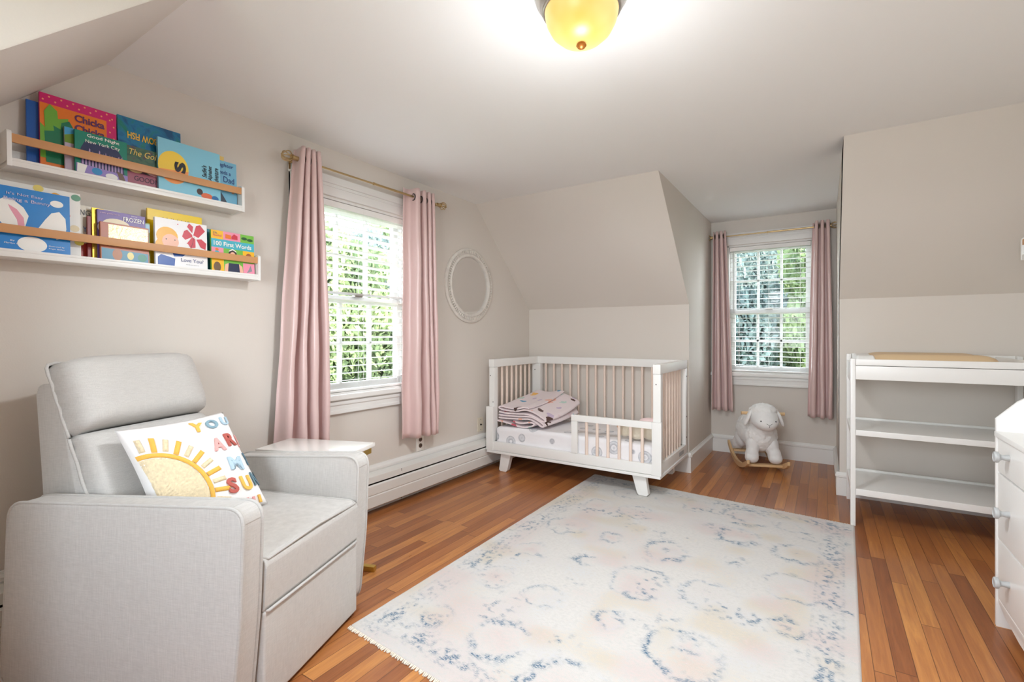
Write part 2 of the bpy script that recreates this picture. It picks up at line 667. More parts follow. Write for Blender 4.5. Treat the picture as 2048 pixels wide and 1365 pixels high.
def build_blind(Mx, w, z0, z1, label, tilt, sag=0.0, wand=0.05):
    root = thing('window_blind', label, 'blind', group=None)
    root.matrix_world = Mx
    MB().box(0.016, w - 0.016, 0.004, 0.052, z1 - 0.05, z1 - 0.014, 0.003).build('headrail', SLATM, root)
    ztop = z1 - 0.065
    zbot = z0 + 0.03
    n = int((ztop - zbot) / 0.0425)
    me = None
    for i in range(n):
        z = ztop - i * (ztop - zbot) / n
        if me is None:
            sl = MB()
            prof = []
            for k in range(7):
                u = -1 + 2 * k / 6
                prof.append((u * 0.024, 0.0022 * (1 - u * u)))
            P = [(a, b + .0013) for a, b in prof] + [(a, b - .0013) for a, b in prof[::-1]]
            sl.prism([(a, b) for a, b in P], 0.018, w - 0.018, 'x')
            o = sl.build('slat', SLATM, root, True, 50)
            me = o.data
        else:
            o = bpy.data.objects.new('slat', me)
            COL.objects.link(o)
            o.parent = root
        t = tilt(z)
        o.location = (0, 0.028, z)
        o.rotation_euler = (t, sag * (1 - (z - zbot) / (ztop - zbot)) * random.uniform(.6, 1.2), 0)
    br = MB().box(0.018, w - 0.018, 0.006, 0.050, z0 + 0.012, z0 + 0.026, 0.004)
    o = br.build('bottom_rail', SLATM, root)
    cd = MB()
    for fx in (0.14, 0.5, 0.86):
        for yy in (0.004, 0.052):
            cd.tube([(w * fx, yy, z1 - 0.03), (w * fx, yy, z0 + 0.02)], 0.0009, 5)
    cd.build('ladder_cord', CORD, root)
    wd = MB().tube([(wand, -0.004, z1 - 0.05), (wand + .002, -0.006, z1 - 0.62)], 0.0045, 6)
    wd.build('tilt_wand', mat('clear_wand', srgb(205, 205, 203), 0.2), root)
    return root


B1 = M1 @ Matrix.Translation((0, 0.002, 0))
build_blind(B1, WY1 - WY0, WZ0, WZ1, 'white two inch slat blind in the left wall window behind the taller curtains', lambda z: R(-10 + 2 * math.sin(z * 9)), wand=0.075)
B2 = M2 @ Matrix.Translation((0, 0.002, 0))
build_blind(B2, VX1 - VX0, VZ0, VZ1, 'white slat blind in the dormer window above the rocking sheep', lambda z: R(1 + 3 * math.sin(z * 13 + 1)), sag=R(1.0), wand=0.05)

# ------------------------------------------------------------------ outside: lawn, trees
GRASS = mat('lawn_grass', srgb(84, 96, 64), 0.9, var=(3, 0.3))
struct('ground', MB().box(-30, 30, -20, 40, -3.1, -3.0), GRASS)
BARK = mat('tree_bark', srgb(84, 72, 60), 0.9, bump=(20, 0.4), var=(10, 0.3))


def leafmat(name, c1, c2):
    m = bpy.data.materials.new(name)
    m.use_nodes = True
    nt = m.node_tree
    nt.nodes.clear()
    o = nt.nodes.new('ShaderNodeOutputMaterial')
    d = nt.nodes.new('ShaderNodeBsdfDiffuse')
    t = nt.nodes.new('ShaderNodeBsdfTranslucent')
    x = nt.nodes.new('ShaderNodeMixShader')
    x.inputs[0].default_value = 0.45
    tc = nt.nodes.new('ShaderNodeTexCoord')
    n = nt.nodes.new('ShaderNodeTexNoise')
    n.inputs['Scale'].default_value = 2.2
    n.inputs['Detail'].default_value = 5
    nt.links.new(tc.outputs['Object'], n.inputs['Vector'])
    cr = nt.nodes.new('ShaderNodeValToRGB')
    cr.color_ramp.elements[0].position = 0.35
    cr.color_ramp.elements[1].position = 0.68
    cr.color_ramp.elements[0].color = c1
    cr.color_ramp.elements[1].color = c2
    nt.links.new(n.outputs[0], cr.inputs[0])
    nt.links.new(cr.outputs[0], d.inputs[0])
    nt.links.new(cr.outputs[0], t.inputs[0])
    nt.links.new(d.outputs[0], x.inputs[1])
    nt.links.new(t.outputs[0], x.inputs[2])
    nt.links.new(x.outputs[0], o.inputs[0])
    return m


LEAF1 = leafmat('leaf_green', srgb(70, 84, 62), srgb(140, 154, 108))
LEAF2 = leafmat('leaf_blue_green', srgb(70, 82, 80), srgb(126, 140, 134))


def leaf_mesh(name, n, size, seed, m):
    rg = np.random.default_rng(seed)
    blobs = [(0, 0, 0, 1.0)] + [(rg.uniform(-.9, .9), rg.uniform(-.9, .9), rg.uniform(-.8, .9), rg.uniform(.35, .6)) for _ in range(14)]
    bi = rg.integers(0, len(blobs), n)
    d = rg.normal(size=(n, 3))
    d /= np.linalg.norm(d, axis=1)[:, None]
    rr = rg.uniform(0.55, 1.0, n) ** .5
    B = np.array(blobs)
    c = B[bi, :3] + d * (rr * B[bi, 3])[:, None]
    a = rg.normal(size=(n, 3))
    a /= np.linalg.norm(a, axis=1)[:, None]
    b = np.cross(a, rg.normal(size=(n, 3)))
    b /= np.linalg.norm(b, axis=1)[:, None]
    s = size * rg.uniform(.5, 1.2, n)[:, None]
    v = np.stack([c - a * s, c - b * s * .45, c + a * s, c + b * s * .45], 1).reshape(-1, 3)
    me = bpy.data.meshes.new(name)
    me.vertices.add(4 * n)
    me.vertices.foreach_set('co', v.ravel().astype(np.float32))
    me.loops.add(4 * n)
    me.loops.foreach_set('vertex_index', np.arange(4 * n, dtype=np.int32))
    me.polygons.add(n)
    me.polygons.foreach_set('loop_start', np.arange(0, 4 * n, 4, dtype=np.int32))
    me.materials.append(m)
    me.update(calc_edges=True)
    me.validate()
    return me


LM = [leaf_mesh('leafy_crown', 34000, 0.06, 3, LEAF1), leaf_mesh('leafy_crown_cool', 34000, 0.055, 5, LEAF2)]
tree_data = [
    (-5.6, 5.9, 0.9, 1.3, 2.0, 0, 'bright green leafy tree in the middle of the left window view'),
    (-7.6, 9.4, 1.2, 1.5, 2.4, 1, 'cool green tree at the right side of the left window view'),
    (-11.4, 8.0, 1.8, 1.8, 3.0, 1, 'tall cool green tree at the left edge of the left window view'),
    (-12.0, 13.6, 2.2, 2.2, 3.2, 0, 'distant light green tree far behind the left window'),
    (0.1, 11.0, 0.9, 1.3, 2.3, 1, 'blue green tree on the left in the dormer window view'),
    (3.1, 11.0, 1.2, 1.3, 2.3, 0, 'light green tree on the right in the dormer window view'),
    (1.5, 15.6, 2.0, 2.2, 3.4, 1, 'tall grey green tree far behind in the dormer window view'),
    (1.55, 12.4, -1.0, 1.0, 1.7, 1, 'low rounded shrub in the middle of the dormer window view'),
]
for i, (x, y, z, rx, rz, k, lab) in enumerate(tree_data):
    t = thing('garden_tree', lab, 'tree', (x, y, -3.0))
    o = bpy.data.objects.new('foliage', LM[k])
    COL.objects.link(o)
    o.parent = t
    o.location = (0, 0, z + 3)
    o.scale = (rx, rx, rz)
    o.rotation_euler = (0, 0, i * 1.3)
    MB().tube([(0, 0, 0), (.05, 0, (z + 3) * .5), (0, .05, z + 3)], [.16, .12, .05], 8).build('trunk', BARK, t, True)

# ------------------------------------------------------------------ curtain rods
def rod(name_label, p0, p1, wall_dir, joint=0.45):
    """p0,p1 world end points of the tube; wall_dir: unit vector towards the wall"""
    root = thing('curtain_rod', name_label, 'curtain rod', ((p0[0] + p1[0]) / 2, (p0[1] + p1[1]) / 2, p0[2]), group=None)
    O_ = Vector(root.location)
    a, b = Vector(p0) - O_, Vector(p1) - O_
    d = (b - a).normalized()
    j = a.lerp(b, joint)
    m = MB()
    m.tube([a, j], 0.0055, 12)
    m.tube([j, b], 0.0072, 12)
    m.tube([j - d * .004, j + d * .006], 0.0088, 12)
    m.build('rod_tube', BRASS, root, True)
    wd = Vector(wall_dir)
    for e, s in ((a, -1), (b, 1)):
        # finial: cage of twisted wires with collar
        f = MB()
        ctr = e + d * s * 0.040
        f.tube([e - d * s * .02, e + d * s * .012], 0.0125, 14)
        f.tube([e + d * s * .010, e + d * s * .016], 0.0155, 14)
        up = Vector((0, 0, 1))
        w_ = d.cross(up)
        for k in range(6):
            pts = []
            for q in range(13):
                th_ = PI * q / 12
                ph = 2 * PI * k / 6 + 1.1 * q / 12
                r = 0.024 * math.sin(th_) + .002
                h = -0.026 * math.cos(th_)
                pts.append(ctr + d * s * h + (up * math.cos(ph) + w_ * math.sin(ph)) * r)
            f.tube(pts, 0.0028, 6)
        f.ellipsoid(ctr + d * s * .027, (.006, .006, .006), sub=2)
        f.build('finial', BRASS, root, True)
        br = MB()
        q = e - d * s * 0.028
        L_ = abs(wd.dot(Vector((1, 1, 1)))) and ROD_OFF
        br.tube([q, q + wd * (L_ - .02)], 0.005, 8)
        br.tube([q - up * .012, q - up * .004], .012, 10)
        pl = q + wd * (L_ - 0.0235)
        if abs(wd.x) > .5:
            br.box(pl.x - .002, pl.x + .002, pl.y - .011, pl.y + .011, pl.z - .035, pl.z + .02, .001)
        else:
            br.box(pl.x - .011, pl.x + .011, pl.y - .002, pl.y + .002, pl.z - .035, pl.z + .02, .001)
        br.build('bracket', BRASS, root, True)
    return root


ROD_OFF = 0.10
rod('brass curtain rod with cage finials over the left wall window', (0.10, 1.455, 1.975), (0.10, 2.548, 1.985), (-1, 0, 0), 0.47)
rod('brass curtain rod with cage finials across the dormer alcove', (1.492, 4.73, 1.975), (2.388, 4.73, 1.978), (0, 1, 0), 0.5)


def curtain(label, org, ax, nrm, wt, wb, off_t, off_b, n, z0, z1, amp_t=0.035, amp_b=0.05, ph=0.0, group=None, wide_first=0.0, rod_z=1.98, tag_=False):
    """org: world xy of rod start; ax: direction along rod; nrm: into room. off = start offset along the rod"""
    root = thing('curtain', label, 'curtain', (org[0], org[1], 0), group=group)
    ax = Vector((ax[0], ax[1], 0))
    nr = Vector((nrm[0], nrm[1], 0))
    U, V = 26 * n, 46
    m = MB()
    grid = []
    for j in range(V + 1):
        v = j / V                    # 0 top, 1 bottom
        z = z1 + (z0 - z1) * v
        row = []
        e = v ** 0.8
        wv = wt + (wb - wt) * e
        of = off_t + (off_b - off_t) * e
        am = amp_t + (amp_b - amp_t) * e
        for i in range(U + 1):
            u = i / U
            uu = u
            if wide_first > 0:
                uu = u ** (1 - wide_first)
            elif wide_first < 0:
                uu = 1 - (1 - u) ** (1 + wide_first)
            a = 2 * PI * n * u + ph
            s = math.cos(a)
            s = math.copysign(abs(s) ** .8, s)
            wob = noise.noise(Vector((u * 4, v * 3, n * 3 + org[1]))) * .012 * v
            along = of + wv * uu + 0.006 * math.sin(2 * a) + wob
            d = am * s + wob * .8 + 0.004 * math.sin(v * 22 + u * 9) * v
            row.append(m.b.verts.new(ax * along + nr * d + Vector((0, 0, z + 0.004 * math.cos(a * 1) * (1 - v)))))
        grid.append(row)
    for j in range(V):
        for i in range(U):
            m.b.faces.new((grid[j][i], grid[j][i + 1], grid[j + 1][i + 1], grid[j + 1][i]))
    o = m.build('curtain_fabric', PINKC, root, True, 180)
    sd = o.modifiers.new('thick', 'SOLIDIFY')
    sd.thickness = 0.0025
    sd.offset = 0
    # hem seam
    # grommets at the zero crossings around the rod
    k = 0
    while True:
        a = PI / 2 + PI * k
        u = (a - ph) / (2 * PI * n)
        k += 1
        if u < 0:
            continue
        if u > 1:
            break
        uu = u
        if wide_first > 0:
            uu = u ** (1 - wide_first)
        elif wide_first < 0:
            uu = 1 - (1 - u) ** (1 + wide_first)
        along = off_t + wt * uu + 0.006 * math.sin(2 * a)
        c0 = ax * along + Vector((0, 0, rod_z))
        g = MB()
        pts = []
        # ring plane contains nr and z, slightly tilted
        sgn = 1 if (k % 2) else -1
        tn = (nr + ax * 0.25 * sgn).normalized()
        for q in range(20):
            t = 2 * PI * q / 20
            pts.append(c0 + tn * math.cos(t) * .021 + Vector((0, 0, math.sin(t) * .021)))
        g.tube(pts, 0.0042, 6, closed=True)
        g.build('grommet', GREYM, root, True)
    return root


GR1 = 'pink curtain panels on the left wall window'
curtain('dusty pink curtain at the left side of the left wall window, beside the armchair', (0.10, 1.455), (0, 1), (1, 0), 0.115, 0.30, 0.02, -0.085, 4, 0.50, 2.035, 0.036, 0.046, ph=PI, group=GR1)
curtain('shiny pink curtain with a broad flat fold, between left wall window and oval mirror', (0.10, 2.22), (0, 1), (1, 0), 0.235, 0.285, 0.02, 0.015, 4, 0.405, 2.035, 0.032, 0.042, ph=PI * .8, group=GR1, wide_first=0.42)
GR2 = 'pink curtain panels on the dormer window'
curtain('narrow pink grommet curtain at the left side of the dormer window', (1.49, 4.73), (1, 0), (0, -1), 0.105, 0.18, 0.01, 0.0, 3, 0.395, 2.02, 0.030, 0.040, ph=0.3, group=GR2)
curtain('pink grommet curtain at the right side of the dormer window, next to the changing table', (2.27, 4.73), (1, 0), (0, -1), 0.115, 0.180, 0.01, -0.025, 3, 0.395, 2.02, 0.030, 0.044, ph=PI * .8, group=GR2)

# ------------------------------------------------------------------ mirror
mr_ = thing('oval_mirror', 'oval wall mirror in a beaded whitewashed wooden frame beside the sloped wall', 'mirror', (0.0, 3.015, 1.468))
DIST = mat('whitewashed_wood', srgb(226, 220, 212), 0.6, bump=(60, 0.25), var=(30, 0.25))
a0, b0 = 0.300, 0.288
prof = [(0.0, 0.001), (0.0, 0.014), (-0.012, 0.020), (-0.018, 0.020), (-0.022, 0.015), (-0.040, 0.015), (-0.046, 0.026), (-0.056, 0.030), (-0.066, 0.026), (-0.072, 0.012), (-0.074, 0.001)]
AY, AZ = 0.300, 0.292
m = MB()
rings = []
SEG = 96
for k in range(SEG):
    t = 2 * PI * k / SEG
    rings.append([m.b.verts.new((h, (AY + d) * math.cos(t), (AZ + d) * math.sin(t))) for d, h in prof])
for k in range(SEG):
    A, B = rings[k], rings[(k + 1) % SEG]
    for i in range(len(prof) - 1):
        m.b.faces.new((A[i], A[i + 1], B[i + 1], B[i]))
m.build('mirror_frame', DIST, mr_, True, 50)
m = MB()
for k in range(84):
    t = 2 * PI * k / 84
    c = (0.017, (AY - .031) * math.cos(t), (AZ - .031) * math.sin(t))
    m.obox(c, (0.010, 0.022, 0.0125), Matrix.Rotation(t, 3, 'X'), 0.004)
m.build('bead_trim', DIST, mr_, True)
MIR = mat('mirror_glass', (0.86, 0.86, 0.85, 1), 0.01, metal=1.0)
m = MB()
m.prism([((AY - .07) * math.cos(2 * PI * k / 64), (AZ - .07) * math.sin(2 * PI * k / 64)) for k in range(64)], 0.006, 0.010, 'x')
m.build('mirror_pane', MIR, mr_)

# ------------------------------------------------------------------ wall plates
t = thing('power_outlet', 'white double power outlet on the left wall under the shiny curtain', 'outlet', (0.0, 2.462, 0.335))
MB().box(0.0005, 0.006, -0.035, 0.035, -0.057, 0.057, 0.002).build('cover_plate', PLUGW, t)
for s in (-1, 1):
    m = MB()
    m.prism([(0.016 * math.cos(2 * PI * k / 16), s * .021 + 0.015 * math.sin(2 * PI * k / 16)) for k in range(16)], 0.005, 0.008, 'x')
    o = m.build('socket', PLUGB, t)
    MB().box(0.0078, 0.0086, -0.007, -0.004, s * .021 - .004, s * .021 + .006).box(0.0078, 0.0086, 0.004, 0.007, s * .021 - .004, s * .021 + .006).build('slot', BLACK, o)
t = thing('cable_outlet', 'ivory cable wall plate low on the left wall next to the crib', 'outlet', (0.0, 3.16, 0.352))
MB().box(0.0005, 0.006, -0.035, 0.035, -0.057, 0.057, 0.002).build('cover_plate', PLUG, t)
MB().lathe([(0.007, 0.005), (0.007, 0.012), (0.004, 0.013), (0.004, 0.018)], 12, 'x').build('coax_jack', GREYM, t)
for s in (-1, 1):
    MB().lathe([(0.0035, 0.005), (0.003, 0.0075)], 10, 'x', (0, 0, s * .042)).build('screw', PLUGB, t)

# ------------------------------------------------------------------ baseboard heater
h = thing('baseboard_heater', 'long white metal baseboard heater along the left wall', 'heater', (0, 0, 0))
ya, yb = YN + .02, YK - 0.02
m = MB()
m.prism([(0.019, 0.185), (0.019, 0.236), (0.026, 0.236), (0.070, 0.222), (0.073, 0.186), (0.070, 0.186), (0.067, 0.218), (0.026, 0.228), (0.026, 0.185)], ya, yb, 'y')
m.build('top_hood', HEAT, h)
m = MB()
m.prism([(0.070, 0.176), (0.078, 0.168), (0.080, 0.118), (0.075, 0.112), (0.079, 0.106), (0.078, 0.042), (0.070, 0.034), (0.066, 0.036), (0.072, 0.046), (0.072, 0.165), (0.064, 0.174)], ya, yb, 'y')
m.build('front_cover', HEAT, h)
MB().box(0.019, 0.024, ya, yb, 0.02, 0.22).box(0.03, 0.062, ya, yb, 0.06, 0.165).build('heating_fins', DARK, h)
for y in (0.1, 1.1, 2.22, 3.3):
    MB().box(0.024, 0.0715, y, y + .003, 0.03, 0.222).build('support_bracket', DARK, h)

# ------------------------------------------------------------------ ceiling light
t = thing('ceiling_light', 'flush ceiling light with amber glass bowl and brushed nickel rim', 'ceiling light', (1.72, 1.372, ZC))
m = MB()
m.lathe([(0.001, 0), (0.139, 0), (0.143, -0.006), (0.141, -0.018), (0.132, -0.028), (0.129, -0.038), (0.123, -0.043), (0.122, -0.052), (0.116, -0.057), (0.108, -0.055)], 64)
m.build('metal_rim', NICKEL, t, True, 60)
m = bpy.data.materials.new('amber_glass')
m.use_nodes = True
nt = m.node_tree
pb = nt.nodes['Principled BSDF']
pb.inputs['Base Color'].default_value = srgb(150, 100, 40)
pb.inputs['Roughness'].default_value = 0.38
tc = nt.nodes.new('ShaderNodeTexCoord')
nz = nt.nodes.new('ShaderNodeTexNoise')
nz.inputs['Scale'].default_value = 7
nt.links.new(tc.outputs['Object'], nz.inputs['Vector'])
cr = nt.nodes.new('ShaderNodeValToRGB')
cr.color_ramp.elements[0].color = (1.0, 0.56, 0.13, 1)
cr.color_ramp.elements[0].position = 0.3
cr.color_ramp.elements[1].color = (1.0, 0.80, 0.36, 1)
cr.color_ramp.elements[1].position = 0.7
nt.links.new(nz.outputs[0], cr.inputs[0])
nt.links.new(cr.outputs[0], pb.inputs['Emission Color'])
pb.inputs['Emission Strength'].default_value = 0.62
AMBER = m
dm = MB()
dm.lathe([(0.114, -0.050), (0.113, -0.062), (0.107, -0.088), (0.092, -0.116), (0.068, -0.138), (0.040, -0.150), (0.012, -0.154), (0.001, -0.154)], 64)
dome = dm.build('glass_bowl', AMBER, t, True, 80)
fm = MB().lathe([(0.001, -0.150), (0.013, -0.154), (0.016, -0.160), (0.011, -0.167), (0.005, -0.170), (0.001, -0.171)], 24)
fm.build('finial_nut', mat('amber_finial', srgb(150, 92, 34), 0.35, metal=0.6), t, True)
LP = bpy.data.lights.new('ceiling_light_glow', 'POINT')
LP.energy = 7.2
LP.color = (0.91, 0.955, 1.0)
LP.shadow_soft_size = 0.09
lg = bpy.data.objects.new('ceiling_light_glow', LP)
COL.objects.link(lg)
lg.location = (1.72, 1.372, ZC - 0.44)
lg.visible_camera = False
ld = area_light('ceiling_light_downlight', (1.72, 1.372, ZC - 0.182), (0, 0, 0), 0.22, 0.22, 17, (0.92, 0.96, 1.0), shape='DISK')
ld.visible_camera = False

# ------------------------------------------------------------------ crib
cb = thing('toddler_crib', 'white toddler bed converted crib with washed wood spindles in the far left corner', 'crib', (0.775, 3.505, 0))
cx, cy = 0.775, 3.505
X0, X1, Y0, Y1 = 0.095 - cx, 1.462 - cx, 3.13 - cy, 3.885 - cy


def cbx(name, boxes, bev=0.004, m=WHITE, lab=None):
    mb = MB()
    for bb in boxes:
        mb.box(*bb, bev)
    return mb.build(name, m, cb, True, 35, label=lab)


P = 0.05
ZB, ZT = 0.168, 0.886
cbx('base_trim', [(X0 - .004, X1 + .006, Y0 - .004, Y1 + .004, 0.146, 0.1655)])
cbx('base_frame', [(X0, X1, Y0, Y0 + .03, ZB, 0.236), (X0, X1, Y1 - .03, Y1, ZB, 0.236), (X0, X0 + .03, Y0 + .03, Y1 - .03, ZB, 0.236), (X1 - .03, X1, Y0 + .03, Y1 - .03, ZB, 0.236), (X0 + .03, X1 - .03, Y0 + .03, Y1 - .03, .17, .182)])
for px, py in ((X0, Y0 + .025), (X1 - P, Y0 + .025), (X0, Y1 - P), (X1 - P, Y1 - P)):
    wide = 0.085 if (px == X0 and py > 0) else P
    cbx('corner_post', [(px, px + wide, py, py + P, 0.236, 0.822)])
cbx('top_rail', [(X0, X0 + P, Y0 + .02, Y1, 0.823, ZT)])
cbx('top_rail', [(X1 - P, X1, Y0 + .02, Y1, 0.823, ZT)])
cbx('top_rail', [(X0 + P + .0005, X1 - P - .0005, Y1 - .04, Y1 - .004, 0.823, ZT)])
# spindles
spm = None


def spindle(x, y, z0, z1, r=0.0095):
    m = MB()
    m.tube([(0, 0, z0), (0, 0, z1)], r, 12)
    o = m.build('spindle', SPIND, cb, True, 50)
    o.location = (x, y, 0)
    return o


nb_ = 13
for i in range(nb_ + 3):
    x = X0 + 0.13 + i * 0.0808
    if x < X1 - P - .03:
        spindle(x, Y1 - .022, 0.235, 0.824)
for s in (X0 + .024, X1 - .024):
    for i in range(8):
        spindle(s, Y0 + .10 + i * .073, 0.235, 0.824)
# toddler guard across the front
cbx('guard_rail', [(0.834 - cx, 1.412 - cx, Y0 - .004, Y0 + .020, 0.466, 0.511)], 0.005)
cbx('guard_post', [(0.834 - cx, 0.880 - cx, Y0 - .003, Y0 + .019, 0.2365, 0.4655)], 0.004)
cbx('guard_post', [(1.4125 - cx, 1.474 - cx, Y0 - .006, Y0 + .024, 0.166, 0.511)], 0.004)
cbx('guard_post', [(0.086 - cx, 0.152 - cx, Y0 - .006, Y0 + .024, 0.166, 0.511)], 0.004)
for i in range(6):
    m = MB().tube([(0, 0, 0.236), (0, 0, 0.467)], 0.0105, 12)
    o = m.build('guard_spindle', SPIND, cb, True, 50)
    o.location = (0.948 + i * .0795 - cx, Y0 + .010, 0)
# splayed legs
for sx, sy in ((-1, -1), (1, -1), (-1, 1), (1, 1)):
    m = MB()
    xt = (0.250 if sx < 0 else 1.312) - cx
    xb = (0.222 if sx < 0 else 1.340) - cx
    yt = Y0 + 0.055 if sy < 0 else Y1 - .055
    w2, w1 = 0.046, 0.038
    zf = 0.0095 if (sx > 0 and sy < 0) else 0.0
    poly = [(xt - w2, 0.146), (xt + w2, 0.146), (xb + w1, zf + 0.012), (xb + w1 - .012, zf), (xb - w1 + .012, zf), (xb - w1, zf + .012)]
    m.prism(poly, yt - .022, yt + .022, 'y', 0.004)
    m.build('leg', WHITE, cb, True, 40)
for sx in (-1, 1):
    xt = (0.250 if sx < 0 else 1.312) - cx
    cbx('leg_brace', [(xt - .02, xt + .02, Y0 + .078, Y1 - .078, 0.10, 0.1455)])
bm_ = MB()
for z in (0.29, 0.45, 0.76):
    bm_.lathe([(0.006, 0), (0.006, 0.0016)], 10, 'x', (X1 + .0002, Y1 - .022, z))
for x, z in ((X0 + .012, 0.755), (X0 + .038, .545), (X1 - .03, 0.755)):
    bm_.lathe([(0.004, -0.0012), (0.004, 0)], 8, 'y', (x, Y0 + .0252, z))
for z in (0.765, 0.545):
    bm_.lathe([(0.005, -0.0012), (0.005, 0)], 8, 'y', (X0 + .03, Y1 - P - .0002, z))
bm_.build('bolt_cover', BOLT, cb)
lb = MB().box(X1, X1 + .001, Y1 - .25, Y1 - .12, .185, .215)
lb.build('care_label', mat('grey_label', srgb(170, 172, 174), .6), cb)


# mattress with printed sheet
def print_material(name, base, c_dark, c_mid, scale, kind='moon'):
    m = bpy.data.materials.new(name)
    m.use_nodes = True
    nt = m.node_tree
    N, Lk = nt.nodes, nt.links
    b = N['Principled BSDF']
    b.inputs['Roughness'].default_value = 0.85
    b.inputs['Specular IOR Level'].default_value = 0.2
    tc = N.new('ShaderNodeTexCoord')
    v = N.new('ShaderNodeTexVoronoi')
    v.inputs['Scale'].default_value = scale
    v.inputs['Randomness'].default_value = 0.55
    Lk.new(tc.outputs['Object'], v.inputs['Vector'])
    n = N.new('ShaderNodeTexNoise')
    n.inputs['Scale'].default_value = 60
    n.inputs['Detail'].default_value = 3
    Lk.new(tc.outputs['Object'], n.inputs['Vector'])
    cr = N.new('ShaderNodeValToRGB')
    cr.color_ramp.interpolation = 'LINEAR'
    e = cr.color_ramp.elements
    if kind == 'moon':
        e[0].position = 0.0
        e[0].color = c_mid
        e[1].position = 0.10
        e[1].color = base
        for p, c_ in ((0.16, base), (0.19, c_dark), (0.30, c_mid), (0.36, c_dark), (0.39, base), (1.0, base)):
            k = e.new(p)
            k.color = c_
        e[0].color = c_dark
        e[1].color = c_mid
    Lk.new(v.outputs['Distance'], cr.inputs[0])
    v2 = N.new('ShaderNodeTexVoronoi')
    v2.inputs['Scale'].default_value = scale
    v2.inputs['Randomness'].default_value = 0.55
    mp = N.new('ShaderNodeMapping')
    mp.inputs['Location'].default_value = (0.013, 0.02, 0.012)
    Lk.new(tc.outputs['Object'], mp.inputs[0])
    Lk.new(mp.outputs[0], v2.inputs['Vector'])
    lt = N.new('ShaderNodeMath')
    lt.operation = 'GREATER_THAN'
    lt.inputs[1].default_value = 0.34
    Lk.new(v2.outputs['Distance'], lt.inputs[0])
    mx = N.new('ShaderNodeMixRGB')
    Lk.new(cr.outputs[0], mx.inputs[1])
    mx.inputs[2].default_value = base
    mm = N.new('ShaderNodeMath')
    mm.operation = 'MULTIPLY'
    Lk.new(n.outputs[0], mm.inputs[0])
    mm.inputs[1].default_value = 0.9
    Lk.new(mm.outputs[0], mx.inputs[0])
    Lk.new(mx.outputs[0], b.inputs['Base Color'])
    nb2 = N.new('ShaderNodeTexNoise')
    nb2.inputs['Scale'].default_value = 9
    Lk.new(tc.outputs['Object'], nb2.inputs['Vector'])
    bp = N.new('ShaderNodeBump')
    bp.inputs['Distance'].default_value = 0.02
    bp.inputs['Strength'].default_value = 0.5
    Lk.new(nb2.outputs[0], bp.inputs['Height'])
    Lk.new(bp.outputs[0], b.inputs['Normal'])
    return m


SHEET = print_material('moon_print_sheet', srgb(238, 236, 238), srgb(118, 124, 136), srgb(196, 200, 205), 8.2)
m = MB()
m.box(0.152, 1.405, 3.162, 3.825, 0.184, 0.345, 0.035, 3)
bmesh.ops.subdivide_edges(m.b, edges=[e for e in m.b.edges if e.calc_length() > .08], cuts=10, use_grid_fill=True)
for v in m.b.verts:
    q = noise.noise(v.co * 5) * .008
    v.co.z += q + .012 * math.cos((v.co.x - .78) * 2.3)
    if v.co.z > .26:
        v.co.y += noise.noise(v.co * 7 + Vector((3, 3, 3))) * .006
o = m.build('crib_mattress', SHEET, None, True, 70)
tag(o, 'crib mattress in a white sheet printed with grey moons', 'mattress')


# folded blanket: serpentine layers
def blanket_material():
    m = bpy.data.materials.new('pink_print_blanket')
    m.use_nodes = True
    nt = m.node_tree
    N, Lk = nt.nodes, nt.links
    b = N['Principled BSDF']
    b.inputs['Roughness'].default_value = 0.95
    b.inputs['Sheen Weight'].default_value = 0.2
    tc = N.new('ShaderNodeTexCoord')
    n0 = N.new('ShaderNodeTexNoise')
    n0.inputs['Scale'].default_value = 14
    Lk.new(tc.outputs['Object'], n0.inputs['Vector'])
    vadd = N.new('ShaderNodeMixRGB')
    vadd.blend_type = 'ADD'
    vadd.inputs[0].default_value = 0.10
    Lk.new(tc.outputs['Object'], vadd.inputs[1])
    Lk.new(n0.outputs['Color'], vadd.inputs[2])
    v = N.new('ShaderNodeTexVoronoi')
    v.inputs['Scale'].default_value = 11
    Lk.new(vadd.outputs[0], v.inputs['Vector'])
    sp = N.new('ShaderNodeSeparateColor')
    Lk.new(v.outputs['Color'], sp.inputs[0])
    cr = N.new('ShaderNodeValToRGB')
    cr.color_ramp.interpolation = 'CONSTANT'
    cols = [srgb(206, 96, 110), srgb(84, 52, 44), srgb(240, 186, 96), srgb(70, 150, 190), srgb(228, 206, 210), srgb(190, 214, 204), srgb(236, 180, 160), srgb(200, 180, 205)]
    e = cr.color_ramp.elements
    e[0].color = cols[0]
    e[1].position = 1 / 8
    e[1].color = cols[1]
    for i in range(2, 8):
        k = e.new(i / 8)
        k.color = cols[i]
    Lk.new(sp.outputs[0], cr.inputs[0])
    lt = N.new('ShaderNodeMath')
    lt.operation = 'LESS_THAN'
    lt.inputs[1].default_value = 0.30
    Lk.new(v.outputs['Distance'], lt.inputs[0])
    mx = N.new('ShaderNodeMixRGB')
    mx.inputs[1].default_value = srgb(232, 218, 220)
    Lk.new(lt.outputs[0], mx.inputs[0])
    Lk.new(cr.outputs[0], mx.inputs[2])
    Lk.new(mx.outputs[0], b.inputs['Base Color'])
    return m


BLK = blanket_material()
bl = thing('folded_blanket', 'pale fleece blanket with a colourful print, folded at the left end of the crib', 'blanket', (0.35, 3.46, 0.352))


